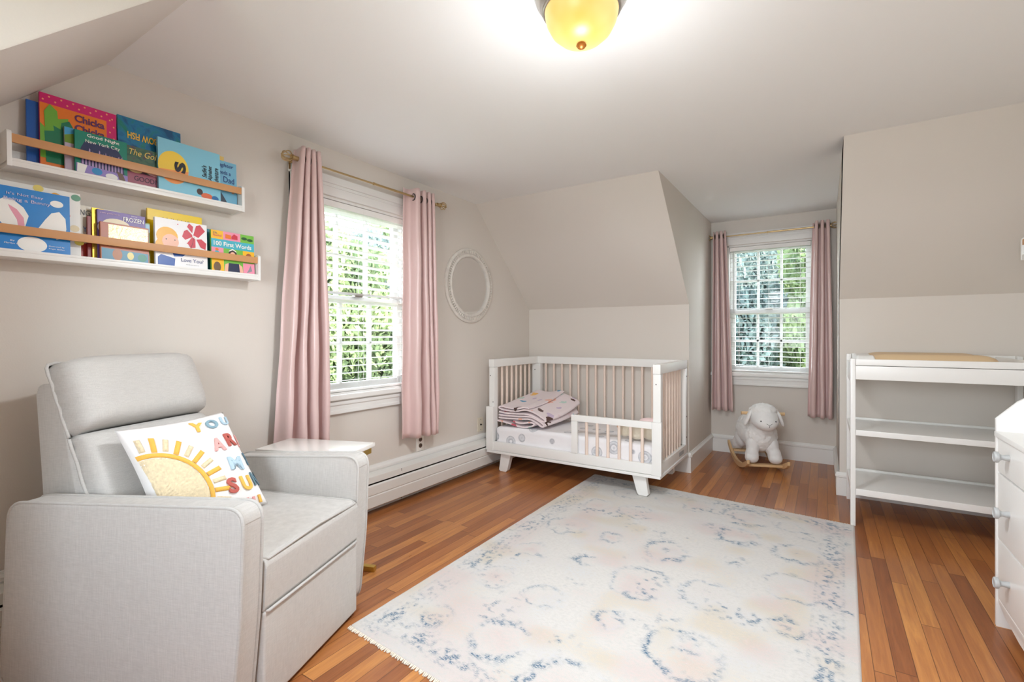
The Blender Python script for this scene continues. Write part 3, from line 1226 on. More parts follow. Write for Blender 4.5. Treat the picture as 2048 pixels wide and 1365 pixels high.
def fold_layer(pts, y0, y1, zlift, name='blanket_fold', th=0.011, ns=9):
    """pts: centreline (x,z) of the cross-section, swept along y with lift and wobble"""
    m = MB()
    # smooth the polyline
    for _ in range(3):
        q = [pts[0]]
        for a, b2 in zip(pts, pts[1:]):
            q += [(a[0] * .75 + b2[0] * .25, a[1] * .75 + b2[1] * .25), (a[0] * .25 + b2[0] * .75, a[1] * .25 + b2[1] * .75)]
        q.append(pts[-1])
        pts = q
    rings = []
    n = len(pts)
    for s in range(ns + 1):
        f = s / ns
        y = y0 + (y1 - y0) * f
        up, dn = [], []
        for i, (x, z) in enumerate(pts):
            a = pts[max(i - 1, 0)]
            b2 = pts[min(i + 1, n - 1)]
            tx, tz = b2[0] - a[0], b2[1] - a[1]
            L_ = math.hypot(tx, tz) or 1
            nx, nz_ = -tz / L_, tx / L_
            w = noise.noise(Vector((x * 9, y * 6, z * 5))) * .006
            k = 1 + (.10 * math.sin(f * PI))
            X_, Z_ = x * k + .04 * f, (z + w) * (1 + .1 * f) + zlift(x, f)
            up.append(m.b.verts.new((X_ + nx * th / 2, y, Z_ + nz_ * th / 2)))
            dn.append(m.b.verts.new((X_ - nx * th / 2, y, Z_ - nz_ * th / 2)))
        rings.append(up + dn[::-1])
    for a, b2 in zip(rings, rings[1:]):
        k = len(a)
        for i in range(k):
            m.b.faces.new((a[i], a[(i + 1) % k], b2[(i + 1) % k], b2[i]))
    m.b.faces.new(rings[0][::-1])
    m.b.faces.new(rings[-1])
    return m.build(name, BLK, bl, True, 60)


lift = lambda x, f: .045 * f * f + .02 * f
fold_layer([(-.20, .045), (-.13, .035), (-.04, .016), (.06, .012), (.12, .02), (.15, .045), (.10, .052), (.02, .040), (-.05, .048)], -.27, .24, lambda x, f: .012 * f)
fold_layer([(-.19, .068), (-.10, .060), (0, .075), (.10, .078), (.17, .050), (.205, .030), (.23, .04), (.20, .068), (.10, .098), (0, .095), (-.10, .080), (-.19, .090)], -.265, .25, lambda x, f: .03 * f)
fold_layer([(-.19, .112), (-.12, .100), (-.04, .108), (.04, .118), (.12, .105), (.20, .075), (.235, .072), (.225, .095), (.15, .125), (.06, .150), (-.01, .135), (-.09, .122), (-.16, .130), (-.20, .145), (-.17, .158), (-.10, .145), (-.02, .148), (.04, .166), (.09, .16)], -.26, .26, lift)

# plush toy lying behind the guard rail: cream bear-ish soft toy
FUZZ = mat('cream_plush', srgb(238, 228, 208), 0.95, sheen=0.4, bump=(160, 0.5), var=(60, 0.1))
BLUSH = mat('peach_plush', srgb(216, 158, 120), 0.95, bump=(120, 0.3))
pt = thing('plush_doll', 'cream plush toy lying on the mattress behind the guard rail of the crib', 'soft toy', (1.27, 3.26, 0.365))
m = MB().ellipsoid((0, 0, .045), (.075, .06, .05)).ellipsoid((.085, .02, .055), (.06, .06, .058)).ellipsoid((.01, .09, .04), (.04, .05, .04))
m.build('plush_body', FUZZ, pt, True, 180)
m = MB().ellipsoid((-.085, -.005, .05), (.045, .045, .045))
m.build('plush_head', FUZZ, pt, True, 180)
MB().ellipsoid((-.125, -.02, .075), (.012, .012, .012), sub=2).build('plush_nose', BLUSH, pt, True)
m = MB().ellipsoid((.07, .05, .115), (.07, .05, .028))
m.build('plush_ear', mat('pale_pink_plush', srgb(240, 214, 212), .95), pt, True)


# ------------------------------------------------------------------ changing table
ct = thing('changing_table', 'white open changing table with two shelves beside the dormer alcove', 'changing table', (2.89, 3.6, 0))


def lbox(root, off, name, boxes, bev=0.003, m=WHITE, lab=None):
    mb = MB()
    for (a, b2, c_, d, e, f) in boxes:
        mb.box(a - off[0], b2 - off[0], c_ - off[1], d - off[1], e, f, bev)
    return mb.build(name, m, root, True, 35, label=lab)


o2 = (2.89, 3.6)
TX0, TX1, TY0, TY1 = 2.478, 3.300, 3.335, 3.905
for (xa, xb) in ((TX0, TX0 + .024), (TX1 - .024, TX1)):
    lbox(ct, o2, 'leg', [(xa, xb, TY0, TY0 + .045, 0, 0.9445)])
    lbox(ct, o2, 'leg', [(xa, xb, TY1 - .045, TY1, 0, 0.956)])
    lbox(ct, o2, 'side_panel', [(xa + .003, xb - .003, TY0 + .045, TY1 - .045, 0.805, 0.915)])
    lbox(ct, o2, 'side_rail', [(xa + .003, xb - .003, TY0 + .045, TY1 - .045, 0.50, 0.535)])
    lbox(ct, o2, 'side_rail', [(xa + .003, xb - .003, TY0 + .045, TY1 - .045, 0.165, 0.20)])
ia, ib = TX0 + .0245, TX1 - .0245
lbox(ct, o2, 'front_panel', [(ia, ib, TY0 + .002, TY0 + .022, 0.828, 0.905)])
lbox(ct, o2, 'back_panel', [(ia, ib, TY1 - .022, TY1 - .002, 0.828, 0.905)])
lbox(ct, o2, 'table_top', [(ia, ib, TY0 + .022, TY1 - .022, 0.83, 0.85)])
lbox(ct, o2, 'shelf', [(ia, ib, TY0 + .004, TY1 - .004, 0.512, 0.527), (ia, ib, TY0 + .002, TY0 + .018, 0.512, 0.543), (ia, ib, TY1 - .018, TY1 - .002, 0.512, 0.540)])
lbox(ct, o2, 'shelf', [(ia, ib, TY0 + .004, TY1 - .004, 0.176, 0.191), (ia, ib, TY0 + .002, TY0 + .018, 0.176, 0.212), (ia, ib, TY1 - .018, TY1 - .002, 0.176, 0.205)])
tr = thing('changing_tray', 'white slatted tray rim sitting on top of the changing table', 'tray', (2.89, 3.6, 0.906))
lbox(tr, (2.89, 3.6), 'tray_front', [(ia + .001, ib - .001, TY0 + .001, TY0 + .018, 0.0015, 0.0365)])
lbox(tr, (2.89, 3.6), 'tray_back', [(ia + .001, ib - .001, TY1 - .018, TY1 - .001, 0.0015, 0.052)])
lbox(tr, (2.89, 3.6), 'tray_floor', [(ia + .001, ib - .001, TY0 + .018, TY1 - .018, 0.0015, 0.008)])
lbox(tr, (2.89, 3.6), 'tray_divider', [(3.19, 3.202, TY0 + .018, TY1 - .018, 0.008, 0.045)])
# contoured changing pad
pd_ = thing('changing_pad', 'tan contoured changing pad with white edge lying in the changing table tray', 'changing pad', (2.75, 3.62, 0.915))
TAN = mat('tan_vinyl', srgb(212, 184, 146), 0.45)


def pad(name, x0, x1, y0, y1, zb, zt, m, hollow):
    mb = MB()
    nx, ny = 24, 20
    G = []
    for j in range(ny + 1):
        row = []
        for i in range(nx + 1):
            u, v = i / nx, j / ny
            x, y = x0 + (x1 - x0) * u, y0 + (y1 - y0) * v
            e = min(1, min(u, 1 - u) * 6)
            e2 = min(1, min(v, 1 - v) * 7)
            zz = zb + (zt - zb) * math.sqrt(max(0, 1 - (1 - e) ** 2)) * math.sqrt(max(0, 1 - (1 - e2) ** 2))
            zz -= hollow * max(0, math.cos((v - .5) * PI * 1.15)) * min(1, max(0, zz - zb) / (zt - zb))
            row.append(mb.b.verts.new((x, y, zz)))
        G.append(row)
    for j in range(ny):
        for i in range(nx):
            mb.b.faces.new((G[j][i], G[j][i + 1], G[j + 1][i + 1], G[j + 1][i]))
    border = [G[0][i] for i in range(nx + 1)] + [G[j][nx] for j in range(1, ny + 1)] + [G[ny][i] for i in range(nx - 1, -1, -1)] + [G[j][0] for j in range(ny - 1, 0, -1)]
    low = [mb.b.verts.new((v.co.x, v.co.y, zb - .004)) for v in border]
    k = len(border)
    for i in range(k):
        mb.b.faces.new((border[i], low[i], low[(i + 1) % k], border[(i + 1) % k]))
    mb.b.faces.new(low)
    return mb.build(name, m, pd_, True, 60)


pad('pad_cover', -.200, .375, -.20, .245, 0.004, .062, TAN, .022)
pad('pad_end', -.243, -.15, -.235, .22, 0.004, .050, WHITE, .01)

# ------------------------------------------------------------------ dresser
dr = thing('dresser', 'white dresser with grey knobs and raised side panels at the right edge', 'dresser', (3.1, 1.9, 0))
o3 = (3.1, 1.9)
DX, DYE, DYS = 2.886, 2.485, 1.45
DR = XR - .026


def side_profile(name, ya, yb):
    pf = [(DX, 0.0), (DX + .05, 0), (DX + .05, .03), (DR - .05, .03), (DR - .05, 0), (DR, 0), (DR, 0.86), (DX + .115, 0.86), (DX + .085, .853), (DX + .06, .835), (DX, 0.767)]
    m = MB().prism([(x - o3[0], z) for x, z in pf], ya - o3[1], yb - o3[1], 'y', 0.0025)
    m.build(name, WHITE, dr, True, 35)


side_profile('side_panel', DYE - .018, DYE)
side_profile('side_panel', DYS, DYS + .018)
lbox(dr, o3, 'dresser_top', [(DX - .006, DR, DYS + .0185, DYE - .0185, 0.704, 0.722)])
lbox(dr, o3, 'back_panel', [(DR - .012, DR, DYS + .0185, DYE - .0185, 0.03, 0.86)])
lbox(dr, o3, 'carcass', [(DX + .024, DR - .013, DYS + .0185, DYE - .0185, 0.075, 0.703)])
m = MB().prism([(DYE - .0185 - 1.9, .108), (DYS + .0185 - 1.9, .108), (DYS + .0185 - 1.9, .0), (DYS + .06 - 1.9, .0), (DYS + .10 - 1.9, .045), (DYS + .25 - 1.9, .062), (DYE - .25 - 1.9, .062), (DYE - .10 - 1.9, .075), (DYE - .0185 - 1.9, .095)], DX + .004 - 3.1, DX + .022 - 3.1, 'x', .002)
m.build('apron', WHITE, dr, True)
for z0, z1 in ((0.110, 0.326), (0.332, 0.570), (0.576, 0.700)):
    d = lbox(dr, o3, 'drawer', [(DX + .003, DX + .022, DYS + .022, DYE - .024, z0, z1)], .0025)
    zc = {0.110: .212, 0.332: .455, 0.576: .651}[z0]
    for y in (2.33, 1.61):
        m = MB().lathe([(0.011, 0.0), (0.010, -.010), (0.0085, -.018), (0.011, -.024), (0.0185, -.028), (0.0195, -.033), (0.0185, -.038), (0.016, -.040), (0.015, -.038), (0.001, -.038)], 28, 'x', (DX + .003 - 3.1, y - 1.9, zc))
        m.build('knob', KNOB, d, True, 40)

# ------------------------------------------------------------------ rug
def build_rug():
    FL, FR, NL, NR = (0.865, 3.470), (2.497, 3.325), (0.884, 1.170), (2.425, 1.045)
    nu, nv = 300, 430
    u = np.linspace(0, 1, nu)[None, :, None]
    v = np.linspace(0, 1, nv)[:, None, None]
    FLa, FRa, NLa, NRa = (np.array(p)[None, None, :] for p in (FL, FR, NL, NR))
    Pxy = (FLa * (1 - u) + FRa * u) * (1 - v) + (NLa * (1 - u) + NRa * u) * v
    X_, Y_ = Pxy[..., 0], Pxy[..., 1]
    U = np.broadcast_to(u[..., 0], X_.shape)
    V = np.broadcast_to(v[..., 0], X_.shape)
    rings = [(1.14, 2.456, 0.115, 1), (1.404, 2.423, 0.061, 1), (1.403, 2.113, 0.051, 2), (1.69, 2.428, 0.102, 3), (1.97, 2.808, 0.106, 3), (1.682, 2.054, 0.131, 1.4), (2.254, 2.741, 0.106, 2), (2.244, 2.354, 0.119, 1), (1.956, 2.097, 0.118, 1), (1.135, 1.753, 0.097, .3), (1.392, 1.733, 0.079, 1), (1.115, 1.374, 0.077, .4), (1.115, 1.374, 0.037, 2), (1.392, 1.398, 0.11, 2), (1.676, 1.726, 0.053, 2), (2.234, 2.03, 0.055, 2), (1.962, 1.677, 0.129, 2), (1.953, 1.719, 0.044, 2), (1.404, 2.86, 0.111, 1), (1.962, 3.123, 0.136, 1.6), (1.962, 3.123, 0.068, 1), (1.126, 2.081, 0.077, .3), (2.198, 3.097, 0.071, .4), (1.679, 3.168, 0.096, .5), (1.25, 3.18, .1, .8), (1.15, 2.85, .09, .6), (1.7, 1.3, .13, 2), (2.2, 1.4, .14, 1.5)]
    rg = np.random.default_rng(11)

    def vnoise(x, y, seed):
        r2 = np.random.default_rng(seed).random((256, 256))
        xi, yi = np.floor(x).astype(int), np.floor(y).astype(int)
        fx, fy = x - xi, y - yi
        fx, fy = fx * fx * (3 - 2 * fx), fy * fy * (3 - 2 * fy)
        g = lambda a, b: r2[a % 256, b % 256]
        return (g(xi, yi) * (1 - fx) + g(xi + 1, yi) * fx) * (1 - fy) + (g(xi, yi + 1) * (1 - fx) + g(xi + 1, yi + 1) * fx) * fy
    blue = np.zeros_like(X_)
    pale = np.zeros_like(X_)
    pink = np.zeros_like(X_)
    n1 = vnoise(X_ * 9, Y_ * 9, 1)
    n2 = vnoise(X_ * 30, Y_ * 30, 2)
    n3 = vnoise(X_ * 16, Y_ * 16, 3)
    for k, (cx_, cy_, r, s) in enumerate(rings):
        dx, dy = X_ - cx_, Y_ - cy_
        d = np.hypot(dx, dy) + (n2 - .5) * .035 + (n3 - .5) * .03
        ang = np.arctan2(dy, dx)
        w = 0.0065 + 0.0042 * s
        ring = np.exp(-((d - r) / w) ** 2)
        arc = 0.5 + 0.5 * np.cos(ang * (1 + k % 2) - 4.2 + (k % 3) * .5)
        arc = np.clip(arc * 1.5 - .15 + (n3 - .5) * 1.6 + (n2 - .5) * .8, 0, 1)
        blue = np.maximum(blue, ring * arc * min(1, .45 * s + .15))
        pale = np.maximum(pale, np.exp(-((d - r) / .022) ** 2) * .6)
        pink = np.maximum(pink, np.exp(-(d / (r * .8)) ** 2) * (.9 if k % 2 else .35))
        if k % 3 == 0:
            blue = np.maximum(blue, np.exp(-(d / .013) ** 2) * .6)
    # scattered flecks, borders
    fl = np.clip((vnoise(X_ * 40 + 5, Y_ * 46, 7) - .62) * 5, 0, 1) * np.clip((vnoise(X_ * 7 + 5, Y_ * 8, 17) - .62) * 4, 0, 1)
    blue = np.maximum(blue, fl)
    e_l, e_r, e_f, e_n = U * 1.63, (1 - U) * 1.63, V * 2.3, (1 - V) * 2.3

    def band(d, c, w):
        return np.exp(-((d - c) / w) ** 4)
    for d in (e_l, e_r, e_f, e_n):
        along = Y_ if d is e_l or d is e_r else X_
        bn = np.clip((vnoise(along * 60, d * 75, 9) - .42) * 3.5, 0, 1) * np.clip(vnoise(along * 9, d * 6, 19) * 1.6 - .1, 0, 1)
        if d is e_r:
            bn = np.clip(bn * 1.4, 0, 1)
        blue = np.maximum(blue, band(d, .095, .038) * bn * .95)
        blue = np.maximum(blue, band(d, .050, .006) * .45 * np.clip(bn + .2, 0, 1))
        blue = np.maximum(blue, band(d, .150, .006) * .35 * np.clip(bn + .1, 0, 1))
        pale = np.maximum(pale, band(d, .10, .07) * .4)
    edge = np.minimum(np.minimum(e_l, e_r), np.minimum(e_f, e_n))
    inside = np.clip((edge - .012) / .01, 0, 1)
    blue *= inside * np.clip((vnoise(X_ * 70, Y_ * 95, 33) - .28) * 3.2, 0.12, 1)
    pale = np.maximum(pale * (.5 + n1 * .8), np.clip((vnoise(X_ * 7, Y_ * 7, 21) - .6) * 2, 0, .6)) * inside
    pink = np.maximum(pink * (.4 + n3), np.clip((vnoise(X_ * 6, Y_ * 6, 22) - .5) * 2.2, 0, .9))
    beige = np.clip((vnoise(X_ * 8, Y_ * 8, 23) - .5) * 2.4, 0, 1)
    zt = 0.0075 + 0.0012 * n2
    zt = np.where((U < .002) | (U > .998) | (V < .002) | (V > .998), 0.001, zt)
    co = np.stack([X_, Y_, zt], -1).reshape(-1, 3).astype(np.float32)
    idx = np.arange(nu * nv).reshape(nv, nu)
    q = np.stack([idx[:-1, :-1], idx[1:, :-1], idx[1:, 1:], idx[:-1, 1:]], -1).reshape(-1)
    me = bpy.data.meshes.new('area_rug')
    me.vertices.add(len(co))
    me.vertices.foreach_set('co', co.ravel())
    me.loops.add(len(q))
    me.loops.foreach_set('vertex_index', q.astype(np.int32))
    me.polygons.add(len(q) // 4)
    me.polygons.foreach_set('loop_start', np.arange(0, len(q), 4, dtype=np.int32))
    me.update(calc_edges=True)
    a = me.color_attributes.new('pattern', 'FLOAT_COLOR', 'POINT')
    a.data.foreach_set('color', np.stack([blue, pale, pink, beige], -1).reshape(-1).astype(np.float32))
    m = bpy.data.materials.new('distressed_rug')
    m.use_nodes = True
    nt = m.node_tree
    N, Lk = nt.nodes, nt.links
    b = N['Principled BSDF']
    b.inputs['Roughness'].default_value = 0.95
    b.inputs['Specular IOR Level'].default_value = 0.1
    b.inputs['Sheen Weight'].default_value = 0.1
    at = N.new('ShaderNodeAttribute')
    at.attribute_name = 'pattern'
    sp = N.new('ShaderNodeSeparateColor')
    Lk.new(at.outputs['Color'], sp.inputs[0])
    tc = N.new('ShaderNodeTexCoord')

    def NZ(scale, det=2):
        mp = N.new('ShaderNodeMapping')
        mp.inputs['Scale'].default_value = scale
        Lk.new(tc.outputs['Object'], mp.inputs[0])
        n = N.new('ShaderNodeTexNoise')
        n.inputs['Scale'].default_value = 1
        n.inputs['Detail'].default_value = det
        Lk.new(mp.outputs[0], n.inputs['Vector'])
        return n.outputs[0]

    def M(op, a_, b_=None):
        n = N.new('ShaderNodeMath')
        n.operation = op
        n.use_clamp = op in ('MULTIPLY', 'SUBTRACT')
        for i, x in enumerate((a_, b_)):
            if x is None:
                continue
            if isinstance(x, (int, float)):
                n.inputs[i].default_value = x
            else:
                Lk.new(x, n.inputs[i])
        return n.outputs[0]
    w1 = NZ((90, 330, 1))
    w2 = NZ((60, 95, 1), 4)
    w3 = NZ((420, 420, 1))

    def thr(mask, wv, gain=6.0, bias=0.72):
        s = M('ADD', mask, wv)
        n = N.new('ShaderNodeMath')
        n.operation = 'SUBTRACT'
        Lk.new(s, n.inputs[0])
        n.inputs[1].default_value = bias
        return M('MULTIPLY', n.outputs[0], gain)
    col = None
    prev = srgb(208, 205, 201)
    _n = N.new('ShaderNodeMapRange')
    _n.inputs['From Min'].default_value = .40
    _n.inputs['From Max'].default_value = .58
    Lk.new(w1, _n.inputs[0])
    spk = _n.outputs[0]

    def mix(prevc, c, fac):
        x = N.new('ShaderNodeMixRGB')
        Lk.new(fac, x.inputs[0])
        if isinstance(prevc, tuple):
            x.inputs[1].default_value = prevc
        else:
            Lk.new(prevc, x.inputs[1])
        x.inputs[2].default_value = c
        return x.outputs[0]
    alpha = at.outputs['Alpha']
    c1 = mix(prev, srgb(204, 192, 172), M('MULTIPLY', thr(M('MULTIPLY', alpha, .5), w2, 2.2, .6), .7))
    c2 = mix(c1, srgb(206, 188, 184), M('MULTIPLY', thr(M('MULTIPLY', sp.outputs[2], .5), w2, 2.2, .6), .7))
    c3 = mix(c2, srgb(188, 196, 206), M('MULTIPLY', thr(M('MULTIPLY', sp.outputs[1], .34), w2, 3, .64), .55))
    c3b = mix(c3, srgb(160, 174, 186), M('MULTIPLY', M('MULTIPLY', sp.outputs[0], .38), w2))
    c4 = mix(c3b, srgb(92, 118, 140), M('MULTIPLY', M('MULTIPLY', sp.outputs[0], spk), 1.45))
    mr = N.new('ShaderNodeMapRange')
    mr.inputs['From Min'].default_value = .3
    mr.inputs['From Max'].default_value = .7
    mr.inputs['To Min'].default_value = .88
    mr.inputs['To Max'].default_value = 1.08
    Lk.new(M('ADD', M('MULTIPLY', w3, .4), M('MULTIPLY', w2, .6)), mr.inputs[0])
    x = N.new('ShaderNodeMixRGB')
    x.blend_type = 'MULTIPLY'
    x.inputs[0].default_value = 1
    Lk.new(c4, x.inputs[1])
    Lk.new(mr.outputs[0], x.inputs[2])
    Lk.new(x.outputs[0], b.inputs['Base Color'])
    bp = N.new('ShaderNodeBump')
    bp.inputs['Strength'].default_value = 0.4
    bp.inputs['Distance'].default_value = 0.002
    Lk.new(w3, bp.inputs['Height'])
    Lk.new(bp.outputs[0], b.inputs['Normal'])
    me.materials.append(m)
    root = thing('area_rug', 'pale distressed area rug with faded blue medallions on the wood floor', 'rug', (0, 0, 0))
    o = bpy.data.objects.new('rug_pile', me)
    COL.objects.link(o)
    o.parent = root
    # fringed binding on the two short ends
    FR_ = mat('rug_fringe', srgb(226, 216, 200), .95)
    for A, B, s in ((FL, FR, 1), (NL, NR, -1)):
        mb = MB()
        rr = random.Random(5)
        n = 220
        A, B = Vector(A), Vector(B)
        nrm = Vector((-(B - A).y, (B - A).x)).normalized() * s
        for i in range(n):
            p = A.lerp(B, (i + .5) / n)
            d = nrm * (.010 + .006 * rr.random()) + (B - A).normalized() * rr.uniform(-.004, .004)
            mb.tube([(p.x, p.y, .004), (p.x + d.x, p.y + d.y, .0025)], [.0034, .0022], 5)
        mb.build('fringe', FR_, root)


build_rug()

# ------------------------------------------------------------------ armchair
ac = thing('armchair', 'light grey linen recliner armchair with piped edges in the left foreground', 'armchair', (0.9275, 1.0075, 0), R(20.5))


def rounded(poly, r):
    """round the marked corners of a polygon: entries (x, z, r)"""
    out = []
    n = len(poly)
    for i in range(n):
        p = Vector(poly[i][:2])
        rr = poly[i][2] if len(poly[i]) > 2 else r
        a = Vector(poly[i - 1][:2])
        b = Vector(poly[(i + 1) % n][:2])
        if rr <= 0:
            out.append(tuple(p))
            continue
        d1, d2 = (a - p).normalized(), (b - p).normalized()
        A, B = p + d1 * rr, p + d2 * rr
        for k in range(7):
            t = k / 6
            q = A * (1 - t) ** 2 + p * 2 * t * (1 - t) + B * t * t
            out.append(tuple(q))
    return out


armp = rounded([(-.868, .014, .02), (-.040, .014, .03), (-.012, .30, .05), (0.0, .609, .055), (-.835, .566, .06), (-.848, .30, .03)], .02)
for y0, y1, x_cut in ((-.335, -.256, 0), (.252, .335, 1)):
    pf = armp
    if x_cut:
        pf = rounded([(-.60, .014, .02), (-.040, .014, .05), (-.012, .30, .05), (0.0, .606, .055), (-.60, .574, .05)], .02)
    m = MB().prism(pf, y0, y1, 'y', 0.010)
    arm = m.build('armrest', LINEN, ac, True, 60)
    for yy in (y0 + .004, y1 - .004):
        mm = MB()
        mm.tube([(x, yy, z) for x, z in pf], 0.0052, 8, closed=True)
        mm.build('piping', PIPE, arm, True, 180)


def cushion(name, grid_fn, nu, nv, m, parent):
    """closed puffed pillow from grid_fn(u,v,side)->point ; u,v in -1..1"""
    mb = MB()
    G = {}
    for sd in (0, 1):
        for j in range(nv + 1):
            for i in range(nu + 1):
                if sd == 1 and (i in (0, nu) or j in (0, nv)):
                    G[sd, i, j] = G[0, i, j]
                    continue
                G[sd, i, j] = mb.b.verts.new(grid_fn(-1 + 2 * i / nu, -1 + 2 * j / nv, sd))
        for j in range(nv):
            for i in range(nu):
                f = (G[sd, i, j], G[sd, i + 1, j], G[sd, i + 1, j + 1], G[sd, i, j + 1])
                mb.b.faces.new(f if sd == 0 else f[::-1])
    return mb.build(name, m, parent, True, 180)


m = MB()
m.box(-.62, -.004, -.2495, .2495, .014, .284, .008, 3)
m.build('front_panel', LINEN, ac, True, 60)
m = MB()
m.prism(rounded([(-.62, .286, .0), (-.004, .286, .007), (.004, .436, .03), (-.62, .452, .0)], .02), -.249, .249, 'y', 0.006)
for v in m.b.verts:
    if v.co.z > .40:
        v.co.z += .012 * max(0, 1 - (v.co.y / .25) ** 2)
sc_ = m.build('seat_cushion', LINEN, ac, True, 60)
mm = MB()
mm.tube([(-.60, -.247, .449), (-.03, -.247, .437), (-.004, -.235, .432), (-.001, 0, .443), (-.004, .235, .432), (-.03, .247, .437), (-.60, .247, .449)], .0048, 8)
mm.build('piping', PIPE, sc_, True, 180)
MB().tube([(-.02, -.246, .284), (.000, -.238, .284), (.001, .238, .284), (-.02, .246, .284)], .0048, 8).build('piping', PIPE, sc_, True, 180)
m = MB().box(-.82, -.10, -.20, .20, .0, .0139)
m.build('swivel_base', mat('dark_metal_base', srgb(60, 58, 56), .5, metal=.5), ac)
# backrest shell
m = MB().prism(rounded([(-.846, .10, .02), (-.60, .10, .0), (-.60, .42, 0), (-.795, .918, .02), (-.882, .915, .035), (-.848, .546, .05)], .02), -.232, .232, 'y', .01)
m.build('back_shell', LINEN, ac, True, 60)
D_ = Vector((-.383, 0, .924))
Nn = Vector((.924, 0, .383))
B0 = Vector((-.602, 0, .44))


def back_cush(s0, s1, T, hw, topround):
    def f(u, v, sd):
        s = s0 + (s1 - s0) * (v + 1) / 2
        e = max(0, 1 - abs(u) ** 6) ** .36
        g = max(0, 1 - abs(v) ** 7) ** .42
        th = T * e * g
        pk = .0022 * math.sin(v * 19) * (abs(u) ** 6)
        y = hw * u * (1 - .01 * v * v) - (.008 * max(0, v) ** 6 * u if topround else 0)
        if topround:
            s -= .012 * abs(u) ** 7 * max(0, v) ** 2
        off = th if sd == 0 else -.012 * e * g
        return B0 + D_ * (s + pk) + Nn * off + Vector((0, y, 0)) + Vector((0, pk, 0))
    return f


c1 = cushion('back_cushion', back_cush(0.0, .34, .085, .243, False), 36, 24, LINEN, ac)
c2 = cushion('head_cushion', back_cush(.332, .590, .115, .246, True), 36, 24, LINEN, ac)
for o, (sa, sb) in ((c1, (0, .345)), (c2, (.332, .59))):
    for sy in (-1, 1):
        pts = []
        for k in range(22):
            s = sa + (sb - .018 - sa) * k / 21
            w = .0009 * math.sin(k * .9)
            pts.append(B0 + D_ * s + Nn * (.004 + w) + Vector((0, sy * (.2445 - w * .5), 0)))
        if sb > .5:
            pts += [B0 + D_ * (sb - .008) + Nn * .004 + Vector((0, sy * .238, 0)), B0 + D_ * (sb - .002) + Nn * .002 + Vector((0, sy * .215, 0)), B0 + D_ * (sb - .004) + Vector((0, sy * .17, 0))]
        mp_ = MB()
        mp_.tube(pts, .0052, 8)
        mp_.build('piping', PIPE, o, True, 180)

# ------------------------------------------------------------------ throw pillow with appliqué sun and letters
COTTON = mat('white_cotton', srgb(240, 238, 237), .9, bump=(300, .2))
YELF = mat('yellow_yarn', srgb(240, 186, 84), .9, bump=(220, .6))
TUFT = mat('cream_tuft', srgb(240, 222, 186), .95, bump=(120, 1.0), var=(110, .35))
YARN = [mat('blue_yarn', srgb(140, 170, 184), .9, bump=(260, .5)), mat('pink_yarn', srgb(236, 176, 172), .9, bump=(260, .5)), mat('rust_yarn', srgb(190, 98, 88), .9, bump=(260, .5)), mat('sky_yarn', srgb(184, 208, 222), .9, bump=(260, .5)), mat('ochre_yarn', srgb(238, 190, 92), .9, bump=(260, .5)), mat('slate_yarn', srgb(104, 132, 146), .9, bump=(260, .5))]
pw = thing('throw_pillow', 'white throw pillow with a tufted yellow sun and coloured letters on the armchair', 'pillow', (0.9275, 1.0075, 0), R(20.5))
TLc, TRc, BRc, BLc = Vector((-.590, -.208, .770)), Vector((-.480, .108, .786)), Vector((-.292, .118, .450)), Vector((-.415, -.205, .448))
PN = ((TRc - TLc).cross(BLc - TLc)).normalized()
if PN.x < 0:
    PN = -PN


def psurf(u, v, h=0.0, side=1):
    """u,v 0..1 (v down)"""
    e = (max(0, 4 * u * (1 - u)) ** .5) * (max(0, 4 * v * (1 - v)) ** .5)
    pin = .055
    uu = .5 + (u - .5) * (1 - pin * math.sin(PI * v))
    vv = .5 + (v - .5) * (1 - pin * math.sin(PI * u))
    p = TLc.lerp(TRc, uu).lerp(BLc.lerp(BRc, uu), vv)
    return p + PN * (side * (.062 if side > 0 else .05) * e ** .85 + side * h)


cushion('pillow_cover', lambda a, b, sd: psurf((a + 1) / 2, (b + 1) / 2, 0, 1 if sd == 0 else -1), 40, 40, COTTON, pw)


def patch(fn, nu, nv, h, name, m, rad=0.0):
    """raised strip: fn(s,t)->(u,v), s,t in 0..1"""
    mb = MB()
    G = []
    for j in range(nv + 1):
        row = []
        for i in range(nu + 1):
            s, t = i / nu, j / nv
            u, v = fn(s, t)
            hh = .0012 + h * (max(0, 4 * t * (1 - t)) ** .4) * (1 if rad == 0 else (max(0, min(1, 12 * min(s, 1 - s)))) ** .5)
            if rad:
                hh += rad * noise.noise(Vector((u * 70, v * 70, 1)))
            row.append(mb.b.verts.new(psurf(u, v, hh)))
        G.append(row)
    for j in range(nv):
        for i in range(nu):
            mb.b.faces.new((G[j][i], G[j][i + 1], G[j + 1][i + 1], G[j + 1][i]))
    return mb.build(name, m, pw, True, 180)


SCU, SCV, SR = .05, .735, .44        # sun centre & radius in cover coordinates


def on_ring(a, r):
    return (SCU + r * math.sin(a), SCV - r * math.cos(a))


A0, A1 = R(-4), R(122)
patch(lambda s, t: on_ring(A0 + (A1 - A0) * s, t * .40), 60, 26, .004, 'sun_tuft', TUFT, .006)
ring = patch(lambda s, t: on_ring(A0 + (A1 - A0) * s, 0.405 + t * .045), 90, 6, .006, 'sun_ring', YELF, .0001)
for k in range(12):
    a = A0 + (A1 - A0) * (k + .7) / 12.3
    L_ = .15 if k % 2 else .13
    w = .022
    r0 = .455 if k % 2 else .468
    o = patch(lambda s, t: on_ring(a + (t - .5) * 2 * w / (r0 + s * L_), r0 + s * L_), 12, 6, .006, 'sun_ray', YELF if k % 2 else TUFT, .0008)


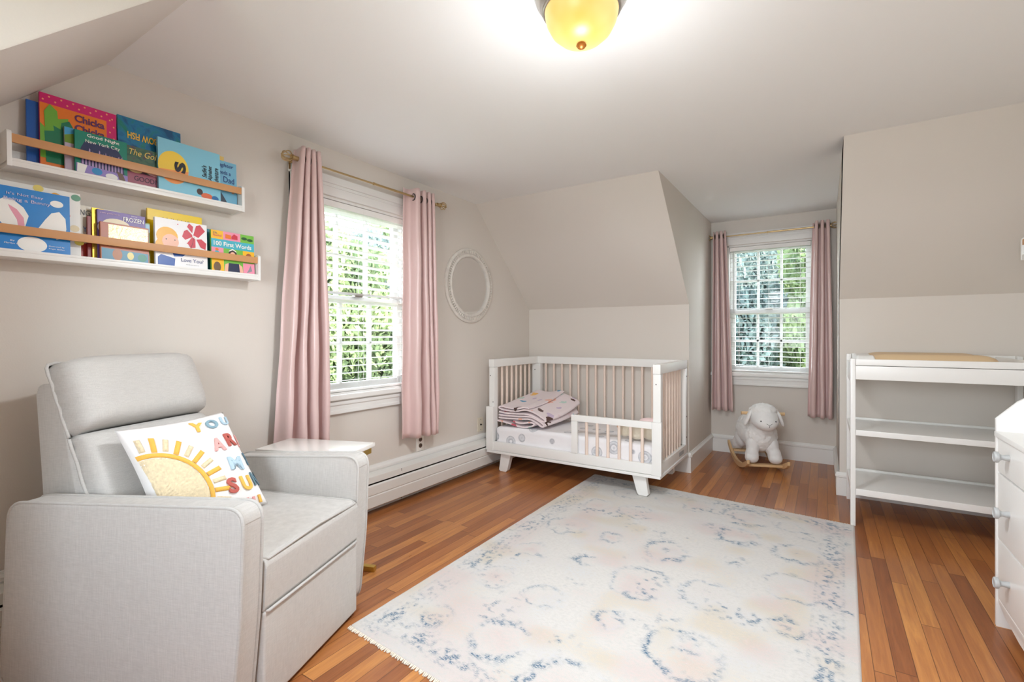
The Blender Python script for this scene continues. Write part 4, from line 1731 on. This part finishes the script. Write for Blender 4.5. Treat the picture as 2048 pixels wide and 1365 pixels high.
def text_mesh(txt, bold=0.0, shear=0.0, res=3, space=1.0):
    cu = bpy.data.curves.new('lettering', 'FONT')
    cu.body = txt
    cu.offset = bold
    cu.shear = shear
    cu.resolution_u = res
    cu.space_character = space
    cu.align_x = 'LEFT'
    o = bpy.data.objects.new('lettering_source', cu)
    COL.objects.link(o)
    dg = bpy.context.evaluated_depsgraph_get()
    dg.update()
    me = bpy.data.meshes.new_from_object(o.evaluated_get(dg))
    bpy.data.objects.remove(o)
    bpy.data.curves.remove(cu)
    n = len(me.vertices)
    a = np.empty(n * 3, np.float32)
    me.vertices.foreach_get('co', a)
    a = a.reshape(-1, 3)
    faces = [tuple(p.vertices) for p in me.polygons]
    bpy.data.meshes.remove(me)
    mn, mx = a.min(0), a.max(0)
    a = (a - mn) / np.maximum(mx - mn, 1e-6)
    return a[:, :2], faces, (mx - mn)[0] / max((mx - mn)[1], 1e-6)


def pillow_letter(ch, uc, vc, su, sv, rot, m):
    a, faces, _ = text_mesh(ch, bold=.035)
    mb = MB()
    vs = []
    for x, y in a:
        dx, dy = (x - .5) * su, -(y - .5) * sv
        u = uc + dx * math.cos(rot) - dy * math.sin(rot)
        v = vc + dx * math.sin(rot) + dy * math.cos(rot)
        vs.append((u, v))
    top = [mb.b.verts.new(psurf(min(u, .995), v, .0075)) for u, v in vs]
    bot = [mb.b.verts.new(psurf(min(u, .995), v, .0005)) for u, v in vs]
    fs = set()
    cnt = {}
    for f in faces:
        mb.b.faces.new([top[i] for i in f])
        for i in range(len(f)):
            e = (f[i], f[(i + 1) % len(f)])
            cnt[e] = 1
    for (i, j) in list(cnt):
        if (j, i) not in cnt:
            mb.b.faces.new((top[i], bot[i], bot[j], top[j]))
    mb.build('letter', m, pw, True, 40)


for ch, u, v, su, sv, rt, k in (('Y', .60, .09, .13, .12, .2, 4), ('O', .76, .085, .14, .11, .1, 0), ('U', .92, .075, .10, .10, .1, 3),
                                ('A', .71, .31, .14, .15, .05, 1), ('R', .87, .28, .12, .15, -.05, 2), ('E', .98, .30, .05, .14, 0, 1),
                                ('M', .80, .53, .16, .15, .1, 3), ('Y', .965, .50, .06, .14, .1, 5),
                                ('S', .665, .74, .11, .17, .05, 2), ('U', .82, .74, .12, .16, 0, 4), ('N', .945, .71, .08, .15, 0, 5),
                                ('S', .66, .92, .10, .08, 0, 3), ('H', .80, .92, .10, .08, 0, 1), ('I', .90, .91, .03, .08, 0, 4)):
    pillow_letter(ch, u + .015, v + .035, su * .92, sv * .9, rt, YARN[k])
# corner tassels
for c in (TRc, BRc):
    pass

# ------------------------------------------------------------------ side table
st = thing('side_table', 'narrow side table with white marble top and gold frame behind the armchair', 'side table', (0.9275, 1.0075, 0), R(20.5))
MB().box(-.545, -.105, .352, .582, .568, .586, .003).build('table_top', MARBLE, st, True, 30)
m = MB().box(-.53, -.118, .362, .385, .538, .5675, .002).box(-.53, -.118, .55, .573, .538, .5675, .002).box(-.53, -.51, .385, .55, .538, .5675, .002).box(-.138, -.118, .385, .55, .538, .5675, .002)
m.build('top_frame', GOLD, st, True, 30)
m = MB().box(-.53, -.10, .56, .585, .001, .024, .002).box(-.53, -.10, .352, .377, .001, .024, .002).box(-.53, -.505, .377, .56, .001, .024, .002)
m.build('base_frame', GOLD, st, True, 30)
MB().box(-.53, -.508, .40, .42, .024, .538, .001).box(-.53, -.508, .52, .54, .024, .538, .001).build('upright', GOLD, st, True, 30)


# ------------------------------------------------------------------ picture ledges
def ledge(label, y0, y1, zb, tilt=0.0, xw=0.0, sgn=1, group=None):
    """sgn=1: hangs on the left wall facing +x; -1: on the right wall"""
    t = thing('picture_ledge', label, 'book ledge', (xw, (y0 + y1) / 2, zb), 0, group)
    t.rotation_euler = (tilt, 0, 0 if sgn > 0 else PI)
    L_ = (y1 - y0) / 2
    MB().box(0.001, .105, -L_, L_, 0, .017, .0015).box(0.094, .105, -L_, L_, .017, .026, .001).build('ledge_board', WHITE, t, True, 30)
    MB().box(0.001, .011, -L_ + .013, L_ - .013, .017, .075, .001).build('back_strip', WHITE, t, True, 30)
    for s in (-1, 1):
        pf = rounded([(0.001, -.002, 0), (.107, -.002, 0), (.107, .118, .014), (0.001, .118, .0)], 0)
        ya = s * L_
        MB().prism(pf, min(ya, ya - s * .012), max(ya, ya - s * .012), 'y', .001).build('end_panel', WHITE, t, True, 40)
    MB().box(.0945, .1035, -L_ + .0125, L_ - .0125, .078, .107, .0015).build('front_rail', RAILW, t, True, 30)
    return t


ledge('upper white book ledge with a wooden rail on the left wall', 0.430, 1.202, 1.641, .014, group='book ledges on the left wall')
ledge('lower white book ledge with a wooden rail on the left wall', 0.36, 1.277, 1.336, .004, group='book ledges on the left wall')
ledge('white book ledge with a wooden rail on the right wall at the photo edge', 2.85, 3.635, 1.478, 0, XR, -1)

# ------------------------------------------------------------------ books
PAPER = mat('book_paper', srgb(236, 230, 216), .8)
BM = {}


def bcol(rgb, rough=.32):
    k = (rgb, rough)
    if k not in BM:
        BM[k] = mat('book_ink_%d' % len(BM), srgb(*rgb), rough)
    return BM[k]


def painted(c1, c2, c3, scale=14):
    key = ('p', c1, c2, c3)
    if key in BM:
        return BM[key]
    m = mat('painted_cover_%d' % len(BM), srgb(*c1), .3)
    nt = m.node_tree
    b = nt.nodes['Principled BSDF']
    tc = nt.nodes.new('ShaderNodeTexCoord')
    n = nt.nodes.new('ShaderNodeTexNoise')
    n.inputs['Scale'].default_value = scale
    n.inputs['Detail'].default_value = 5
    n.inputs['Distortion'].default_value = 1.5
    nt.links.new(tc.outputs['Object'], n.inputs['Vector'])
    cr = nt.nodes.new('ShaderNodeValToRGB')
    e = cr.color_ramp.elements
    e[0].position, e[0].color = .36, srgb(*c1)
    e[1].position, e[1].color = .66, srgb(*c3)
    k = e.new(.5)
    k.color = srgb(*c2)
    nt.links.new(n.outputs[0], cr.inputs[0])
    nt.links.new(cr.outputs[0], b.inputs['Base Color'])
    BM[key] = m
    return m


def ell(cx, cy, rx, ry, n=24, a0=0, a1=2 * PI):
    return [(cx + rx * math.cos(a0 + (a1 - a0) * k / n), cy + ry * math.sin(a0 + (a1 - a0) * k / n)) for k in range(n + (0 if abs(a1 - a0 - 2 * PI) < 1e-6 else 1))]


def book(label, y0, y1, z0, z1, xf, thick, cover, art=(), texts=(), lean=-.05, group='picture books on the upper ledge'):
    """front cover faces +x. art: (material, [(u,v)...]) ; texts: (string, u0, v0, width, height, material, kw)"""
    w, h = y1 - y0, z1 - z0
    t = thing('picture_book', label, 'book', (xf, y0, z0), 0, group)
    t.rotation_euler = (0, lean, 0)
    m = MB()
    m.box(-.0018, 0, 0, w, 0, h, .0006).box(-thick, -thick + .0018, 0, w, 0, h, .0006).box(-thick + .0018, -.0018, 0, .002, 0, h)
    m.build('cover', cover, t)
    MB().box(-thick + .0019, -.0019, .0021, w - .003, .003, h - .003).build('page_block', PAPER, t)
    if art:
        mats = []
        mb = MB()
        lvl = 0
        for mt, poly in art:
            if mt not in mats:
                mats.append(mt)
            lvl += 1
            vs = [mb.b.verts.new((.0003 + .00006 * lvl, u * w, v * h)) for u, v in poly]
            f = mb.b.faces.new(vs)
            f.normal_update()
            if f.normal.x < 0:
                f.normal_flip()
            f.material_index = mats.index(mt)
        me = bpy.data.meshes.new('cover_art')
        mb.b.to_mesh(me)
        mb.b.free()
        for q in mats:
            me.materials.append(q)
        o = bpy.data.objects.new('cover_art', me)
        COL.objects.link(o)
        o.parent = t
    for tx in texts:
        s, u0, v0, wd, ht, mt = tx[:6]
        kw = dict(tx[6]) if len(tx) > 6 else {}
        rot = kw.pop('rot', 0)
        a, faces, asp = text_mesh(s, **kw)
        mb = MB()
        c, sn = math.cos(rot), math.sin(rot)
        vs = []
        for x, y in a:
            X_, Y_ = x * wd * w, y * ht * h
            vs.append(mb.b.verts.new((.0022, u0 * w + X_ * c - Y_ * sn, v0 * h + X_ * sn + Y_ * c)))
        for f in faces:
            try:
                mb.b.faces.new([vs[i] for i in f])
            except ValueError:
                pass
        mb.build('cover_text', mt, t)
    return t


WH = bcol((245, 244, 240))
BK = bcol((34, 32, 40))
ZU = 1.6605
ART = []
# --- upper ledge, back row
book('plain blue picture book at the far left of the upper ledge', .492, .70, ZU, 1.898, .0365, .010, bcol((24, 92, 176)), lean=-.05)
rows = []
MAG, ORG, GRN, DGR = bcol((214, 30, 112)), bcol((236, 124, 36)), bcol((112, 176, 60)), bcol((24, 122, 84))
PEACH = bcol((248, 160, 120))
art = [(ORG, [(0, 0), (.86, 0), (.86, .87), (0, .87)])]
for k in range(13):
    art.append((PEACH, ell(.04 + k * .075, .965 if k % 2 else .915, .013, .012, 10)))
for k in range(11):
    art.append((PEACH, ell(.96 if k % 2 else .905, .04 + k * .085, .013, .012, 10)))
art.append((GRN, [(0, .15), (0, .60), (.06, .55), (.05, .76), (.12, .87), (.21, .80), (.22, .70), (.35, .74), (.33, .62), (.42, .60), (.40, .15)]))
art.append((DGR, [(.07, .10), (.05, .50), (.17, .53), (.16, .60), (.25, .57), (.26, .66), (.36, .71), (.46, .55), (.44, .10)]))
PURP = bcol((96, 44, 100))
book('orange and magenta Chicka Chicka Boom picture book on the upper ledge', .523, .742, ZU, 1.934, .050, .0125, MAG, art,
     [('Chicka', .43, .735, .40, .10, PURP, {'bold': .03}), ('Chicka', .43, .60, .40, .10, PURP, {'bold': .03}), ('Boom', .50, .475, .33, .09, bcol((150, 160, 80)), {'bold': .03})], lean=-.05)
PA = painted((22, 86, 130), (30, 122, 170), (30, 130, 110))
book('blue and green Rainbow Fish picture book standing upside down on the upper ledge', .746, .966, ZU, 1.940, .050, .010, PA, [],
     [('RAINBOW FISH', .84, .80, .70, .10, bcol((244, 190, 60)), {'rot': PI, 'bold': .02})], lean=-.05)
book('pale yellow picture book at the back right of the upper ledge', .930, 1.150, ZU, 1.900, .030, .010, bcol((240, 220, 168)),
     [(bcol((244, 210, 122)), [(.86, 0), (1, 0), (1, 1), (.86, 1)])], [('story book for little readers', .05, .90, .75, .022, BK), ('arthur', .22, .78, .4, .08, bcol((90, 70, 90)))], lean=-.03)
# front row
book('slim book with a blue sky cover tucked behind the New York City book', .584, .70, ZU, 1.828, .068, .010, bcol((196, 178, 196)),
     [(bcol((74, 170, 220)), [(0, .82), (1, .82), (1, 1), (0, 1)]), (bcol((112, 150, 40)), [(0, .66), (1, .66), (1, .86), (.2, .88), (0, .82)])], lean=-.06)
art = [(bcol((40, 50, 92)), [(.10, .18), (.10, .60), (.18, .78), (.80, .78), (.90, .60), (.94, .18)])]
LIL = bcol((176, 150, 196))
rb = random.Random(4)
for k in range(13):
    u = .12 + k * .062
    art.append((LIL, [(u, .22), (u + .035, .22), (u + .035, .42 + rb.random() * .22), (u + .018, .50 + rb.random() * .18), (u, .42 + rb.random() * .1)]))
art += [(bcol((150, 132, 200)), [(.02, .0), (1, .0), (1, .2), (.02, .26)]), (WH, [(.03, .06), (.16, .04), (.22, .24), (.04, .26)]), (bcol((34, 140, 200)), ell(.40, .15, .10, .08)), (WH, ell(.68, .10, .12, .07)), (bcol((110, 84, 70)), [(.85, 0), (.98, 0), (.9, .22), (.78, .26)])]
book('green Good Night New York City board book on the upper ledge', .608, .764, ZU, 1.824, .082, .012, bcol((20, 134, 112)), art,
     [('Good Night', .22, .87, .62, .09, WH, {'bold': .015}), ('New York City', .19, .73, .66, .10, WH)], lean=-.05)
PG = painted((46, 84, 76), (72, 110, 84), (88, 70, 84), 20)
art = [(bcol((168, 92, 112)), [(0, 0), (1, 0), (1, .36), (0, .36)]), (bcol((230, 200, 150)), ell(.20, .42, .16, .07)), (bcol((226, 172, 180)), ell(.66, .44, .2, .08)), (bcol((110, 44, 60)), [(0, .5), (.4, .56), (1, .46), (1, .52), (.5, .6), (0, .56)])]
book('green storybook with gold script lettering between the New York City and alphabet books', .767, .905, ZU, 1.822, .0725, .010, PG, art,
     [('The Gold', .05, .78, .78, .15, bcol((238, 206, 110)), {'shear': .3}), ('GOODNIGHT', .16, .16, 1.0, .12, bcol((60, 30, 60)))], lean=-.05)
OY, OO = bcol((250, 212, 74)), bcol((246, 160, 90))
art = [(OY, ell(.23, .50, .235, .30, 32)), (OO, ell(.23, .50, .235, .30, 20, -PI * .92, -PI * .02))]
art += [(bcol((226, 110, 70)), ell(.76, .10, .10, .06)), (bcol((70, 50, 44)), ell(.64, .16, .05, .06)), (bcol((40, 110, 170)), ell(.9, .09, .06, .05))]
book('sky blue alphabet book with a yellow disc standing sideways on the upper ledge', .866, 1.106, ZU, 1.886, .088, .014, bcol((136, 204, 228)), art,
     [('S', .42, .43, .19, .19, BK, {'rot': PI / 2, 'bold': .05}), ("Sadie's", .76, .46, .22, .085, BK, {'rot': PI / 2, 'bold': .02, 'shear': .2}),
      ('Alphabet', .865, .42, .27, .085, BK, {'rot': PI / 2, 'bold': .02, 'shear': .2}), ('Adventure', .965, .38, .30, .085, BK, {'rot': PI / 2, 'bold': .02, 'shear': .2})], lean=-.05)
NV = bcol((44, 60, 130))
book('light blue Daughter Needs a Dad book at the right end of the upper ledge', 1.062, 1.186, ZU, 1.868, .0725, .010, bcol((120, 184, 214)),
     [(bcol((66, 76, 92)), [(.1, 0), (.72, 0), (.55, .18), (.4, .32), (.3, .5), (.1, .6)]), (bcol((196, 150, 120)), ell(.85, .36, .06, .05))],
     [('Daughter', .12, .84, .76, .11, NV, {'shear': .15}), ('Needs a', .26, .70, .52, .09, NV), ('Dad', .52, .53, .38, .13, NV)], lean=-.05)
# --- lower ledge
G2 = 'picture books on the lower ledge'
ZL = 1.3545
dots = []
for u, v, c in ((.55, .97, (236, 214, 110)), (.73, .90, (240, 170, 50)), (.95, .93, (100, 160, 130)), (.83, .64, (226, 120, 50)), (.93, .46, (234, 214, 170)), (.98, .26, (236, 220, 110)), (.08, .97, (140, 180, 80)), (.78, .2, (160, 200, 190))):
    dots.append((bcol(c), ell(u, v, .055, .05, 18)))
book('white picture book with coloured dots behind the bunny book', .38, .632, ZL, 1.597, .056, .012, bcol((240, 238, 232)), dots, lean=-.05, group=G2)
SKB = bcol((16, 128, 206))
art = [(WH, ell(.83, .84, .085, .055, 24)),
       (WH, [(.22, .35), (.14, .45), (.10, .62), (.13, .76), (.20, .82), (.30, .80), (.42, .70), (.48, .58), (.44, .42), (.40, .30)]),
       (bcol((232, 158, 178)), [(.36, .36), (.34, .50), (.26, .66), (.24, .72), (.34, .66), (.42, .54), (.43, .42), (.42, .34)]),
       (WH, [(.55, .33), (.60, .42), (.68, .56), (.76, .68), (.86, .72), (.94, .62), (.95, .45), (.92, .30), (.82, .26), (.78, .38), (.66, .36)]),
       (WH, ell(.52, .14, .18, .12, 24))]
book("blue It's Not Easy Being a Bunny book at the left end of the lower ledge", .388, .594, ZL, 1.573, .086, .012, SKB, art,
     [("It's Not Easy", .22, .86, .44, .055, bcol((196, 196, 226)), {'bold': .01}), ('Being a Bunny', .19, .77, .56, .065, bcol((196, 196, 226)), {'bold': .01}),
      ('By', .26, .155, .05, .025, WH), ('Marilyn Sadler', .19, .11, .24, .028, WH), ('Illustrated by', .72, .13, .2, .024, WH), ('Roger Bollen', .72, .09, .2, .024, WH)], lean=-.05, group=G2)
book('white book with black capital letters behind the golden book', .604, .760, ZL, 1.562, .030, .010, bcol((226, 220, 206)), [(bcol((196, 60, 50)), [(0, 0), (.5, 0), (.5, .3), (0, .34)])],
     [('THINGS ARE', .0, .82, .72, .10, BK), ('YO', .26, .52, .16, .10, bcol((30, 90, 170)))], lean=-.03, group=G2)
book('thin dark red book seen edge on between the bunny and golden books', .652, .675, ZL, 1.522, .050, .012, bcol((140, 36, 34)), lean=-.03, group=G2)
book('thin golden-spined book seen edge on at the left of the purple Frozen book', .664, .70, ZL, 1.556, .058, .006, mat('gold_foil', srgb(214, 180, 70), .3, metal=.7, var=(80, .5)), lean=-.05, group=G2)
PUR = bcol((106, 78, 156))
book('purple Frozen picture book on the lower ledge', .677, .830, ZL, 1.552, .068, .008, PUR, [(bcol((236, 222, 186)), ell(.38, .74, .28, .12)), (bcol((220, 150, 170)), ell(.72, .66, .12, .06)), (bcol((230, 224, 232)), ell(.12, .66, .12, .10))],
     [('FROZEN', .52, .84, .44, .085, WH, {'bold': .01}), ('a little golden book', .05, .925, .4, .03, bcol((230, 190, 210))), ('Disney', .70, .945, .12, .03, WH)], lean=-.05, group=G2)
GF = mat('shiny_holographic_cover', srgb(206, 178, 140), .34, metal=.75, bump=(90, .5))
book('shiny bronze holographic book in front of the purple Frozen book', .680, .834, ZL, 1.503, .086, .012, bcol((176, 96, 60)),
     [(GF, [(.16, .40), (.98, .40), (.98, .96), (.16, .96)]), (bcol((54, 130, 160)), [(.02, .02), (.98, .02), (.98, .30), (.02, .34)]), (bcol((170, 104, 50)), ell(.33, .20, .10, .15)), (bcol((230, 214, 130)), ell(.60, .20, .07, .10)), (bcol((40, 130, 110)), ell(.85, .18, .1, .1))], lean=-.05, group=G2)
book('green edged book between the holographic book and yellow book', .792, .847, ZL, 1.530, .060, .010, bcol((126, 146, 40)), [(bcol((150, 200, 222)), [(0, .78), (1, .78), (1, .97), (0, .97)])], lean=-.04, group=G2)
book('tall bright yellow picture book at the back of the lower ledge', .846, 1.052, ZL, 1.597, .040, .010, bcol((250, 214, 20)), [], [('LULLUS', .26, .80, .50, .085, bcol((120, 80, 20)))], lean=-.03, group=G2)
RED = bcol((206, 56, 74))
SKIN = bcol((240, 186, 160))
art = [(bcol((240, 178, 44)), ell(.22, .64, .20, .19, 20)), (bcol((240, 178, 44)), ell(.10, .44, .10, .14, 16)), (SKIN, ell(.28, .54, .155, .15, 24)), (bcol((38, 86, 166)), [(.30, .34), (.40, .40), (.56, .42), (.60, .34), (.50, .26), (.34, .24)]), (SKIN, ell(.66, .42, .045, .035)),
       (bcol((38, 86, 166)), [(.04, 0), (.34, 0), (.36, .20), (.10, .26), (.04, .2)]), (RED, [(.72, .74), (.78, .95), (.86, .98), (.96, .86), (.82, .70)]), (RED, [(.70, .74), (.60, .84), (.54, .80), (.50, .68), (.56, .62), (.70, .70)]),
       (RED, [(.70, .70), (.60, .56), (.66, .46), (.76, .48), (.76, .66)]), (RED, [(.78, .66), (.86, .50), (.96, .46), (.98, .60), (.88, .68)]), (RED, [(.70, .78), (.60, .90), (.64, .98), (.72, .92)]), (BK, ell(.20, .58, .012, .012, 8)), (BK, ell(.36, .58, .012, .012, 8)),
       (BK, [(.665, .45), (.672, .45), (.742, .70), (.735, .70)]), (RED, ell(.42, .92, .014, .01, 8)), (RED, ell(.6, .55, .014, .01, 8)), (RED, ell(.84, .36, .014, .01, 8))]
book('white Love You picture book showing a girl with yellow hair and a red flower', .856, 1.052, ZL, 1.558, .086, .014, bcol((242, 242, 244)), art, [('Love You?', .47, .155, .44, .075, bcol((70, 86, 140))), ('words and pictures', .56, .09, .26, .02, BK)], lean=-.05, group=G2)
book('teal picture book behind the first words book', 1.040, 1.225, ZL, 1.552, .044, .012, bcol((58, 140, 164)), lean=-.03, group=G2)
YQ, PQ, GQ, TQ = bcol((246, 190, 40)), bcol((240, 150, 176)), bcol((120, 190, 70)), bcol((70, 180, 200))
art = [(YQ, [(0, .80), (.27, .80), (.27, 1), (0, 1)]), (PQ, [(.27, .80), (.67, .80), (.67, 1), (.27, 1)]), (GQ, [(.67, .80), (1, .80), (1, 1), (.67, 1)]), (TQ, [(0, .60), (1, .60), (1, .80), (0, .80)]),
       (PQ, [(0, .34), (.27, .34), (.27, .60), (0, .60)]), (GQ, [(.27, 0), (.72, 0), (.72, .60), (.27, .60)]), (YQ, [(.72, .34), (1, .34), (1, .60), (.72, .60)]), (YQ, [(0, 0), (.27, 0), (.27, .34), (0, .34)]), (PQ, [(.72, 0), (1, 0), (1, .30), (.72, .30)]),
       (bcol((58, 40, 36)), ell(.48, .46, .10, .13)), (SKIN, ell(.48, .44, .065, .095)), (WH, [(.39, .53), (.48, .58), (.57, .53), (.56, .56), (.48, .61), (.40, .56)]), (bcol((40, 50, 80)), [(.34, 0), (.66, 0), (.62, .26), (.38, .26)]), (SKIN, [(.27, .02), (.36, .05), (.38, .26), (.30, .22)]), (SKIN, [(.64, .05), (.72, .02), (.70, .2), (.62, .26)]),
       (TQ, ell(.12, .44, .06, .09)), (ORG, ell(.12, .55, .04, .03)), (bcol((176, 104, 60)), ell(.86, .46, .07, .09)), (bcol((236, 60, 50)), ell(.32, .38, .06, .05)), (bcol((110, 86, 60)), ell(.12, .14, .08, .12)), (bcol((150, 150, 156)), [(.80, .06), (.94, .12), (.90, .26), (.86, .16)]),
       (RED, [(.46, .84), (.60, .84), (.60, .93), (.52, .97), (.46, .90)]), (ORG, [(.32, .84), (.45, .84), (.45, .93), (.32, .94)]), (bcol((40, 90, 50)), ell(.76, .90, .07, .035)), (bcol((40, 90, 50)), ell(.90, .88, .07, .035))]
book('colourful 100 First Words board book at the right end of the lower ledge', 1.068, 1.258, ZL, 1.545, .088, .012, GQ, art,
     [('100 First Words', .05, .645, .88, .105, WH, {'bold': .02}), ('Ms.', .05, .92, .09, .04, NV), ('Rachel', .05, .86, .18, .05, bcol((214, 80, 120)))], lean=-.05, group=G2)

# ------------------------------------------------------------------ rocking sheep
sh = thing('rocking_sheep', 'white plush rocking sheep on beech rockers in the dormer alcove', 'rocking toy', (1.885, 4.445, 0), math.atan2(-.93, .36))
WOOL = mat('sheep_wool', srgb(238, 237, 235), .95, sheen=.5, bump=(110, .9), var=(40, .06))
FACE = mat('sheep_face_plush', srgb(232, 231, 230), .9, sheen=.3, bump=(200, .4))


def blob(name, parts, m, amp, freq, vox=.009, parent=sh, smooth_it=2):
    mb = MB()
    for q in parts:
        mb.ellipsoid(*q[:2], rot=(q[2] if len(q) > 2 else None))
    o = mb.build(name, m, parent, True, 180)
    r = o.modifiers.new('remesh', 'REMESH')
    r.mode = 'VOXEL'
    r.voxel_size = vox
    r.use_smooth_shade = True
    s = o.modifiers.new('smooth', 'SMOOTH')
    s.iterations = smooth_it
    s.factor = .6
    if amp:
        tx = bpy.data.textures.new(name + '_fuzz', 'CLOUDS')
        tx.noise_scale = freq
        tx.noise_depth = 2
        d = o.modifiers.new('fuzz', 'DISPLACE')
        d.texture = tx
        d.strength = amp
        d.mid_level = .5
    return o


RY = lambda a: Matrix.Rotation(a, 3, 'Y')
blob('body', [((-.03, 0, .280), (.215, .132, .135)), ((-.12, 0, .29), (.135, .130, .135)), ((.10, 0, .275), (.125, .124, .132)), ((.155, 0, .35), (.085, .085, .11))], WOOL, .016, .022, .008)
hd = blob('head', [((.205, 0, .425), (.098, .100, .090)), ((.272, 0, .392), (.068, .072, .056)), ((.240, 0, .408), (.086, .094, .074))], FACE, .004, .012, .007)
wc = blob('wool_cap', [((.170, 0, .465), (.095, .106, .075)), ((.200, 0, .487), (.080, .088, .055)), ((.140, 0, .42), (.085, .104, .10))], WOOL, .016, .018, .007)
for s in (-1, 1):
    e = MB()
    e.ellipsoid((.195, s * .118, .425), (.030, .015, .066), rot=Matrix.Rotation(s * .38, 3, 'X'))
    e.build('ear', WOOL, sh, True, 180)
    MB().ellipsoid((.309, s * .052, .418), (.005, .0055, .006), sub=2).build('eye', BLACK, hd, True, 180)
    blob('front_leg', [((.150, s * .068, .20), (.062, .052, .08)), ((.178, s * .082, .135), (.052, .050, .064)), ((.188, s * .086, .110), (.054, .051, .044))], FACE, .004, .02, .008)
    blob('hind_leg', [((-.165, s * .074, .20), (.066, .054, .085)), ((-.205, s * .084, .155), (.052, .050, .064)), ((-.215, s * .086, .134), (.054, .050, .043))], FACE, .004, .02, .008)
ns_ = MB()
ns_.tube([(.334, -.020, .404), (.3425, 0, .392), (.334, .020, .404)], .0014, 6)
ns_.tube([(.3425, 0, .392), (.338, 0, .374)], .0014, 6)
ns_.build('nose_stitch', BLACK, hd)
MB().tube([(.165, -.158, .458), (.165, .158, .458)], .0125, 16).build('handle_bar', WOODL, sh, True, 50)


def rocker(s):
    top, bot = [], []
    N_ = 26
    for k in range(N_ + 1):
        x = -.33 + .64 * k / N_
        zb = max(0, x * x / (2 * .50) - .0) if x < 0 else x * x / (2 * .62)
        hgt = .030 + .010 * math.sin(PI * k / N_)
        if k > N_ - 5:
            hgt *= 1 + .25 * math.sin(PI * (k - (N_ - 5)) / 5)
            zb += -.0 if k < N_ else .01
        top.append((x, zb + hgt))
        bot.append((x, zb))
    pf = rounded([(p[0], p[1], 0) for p in bot] + [(p[0], p[1], 0) for p in top[::-1]], 0)
    MB().prism(pf, s * .142 - .010, s * .142 + .010, 'y', .003).build('rocker', WOODL, sh, True, 40)


for s in (-1, 1):
    rocker(s)
MB().box(.165, .215, -.131, .131, .045, .063, .003).build('crossbar', WOODL, sh, True, 30)
MB().box(-.235, -.185, -.131, .131, .070, .088, .003).build('crossbar', WOODL, sh, True, 30)
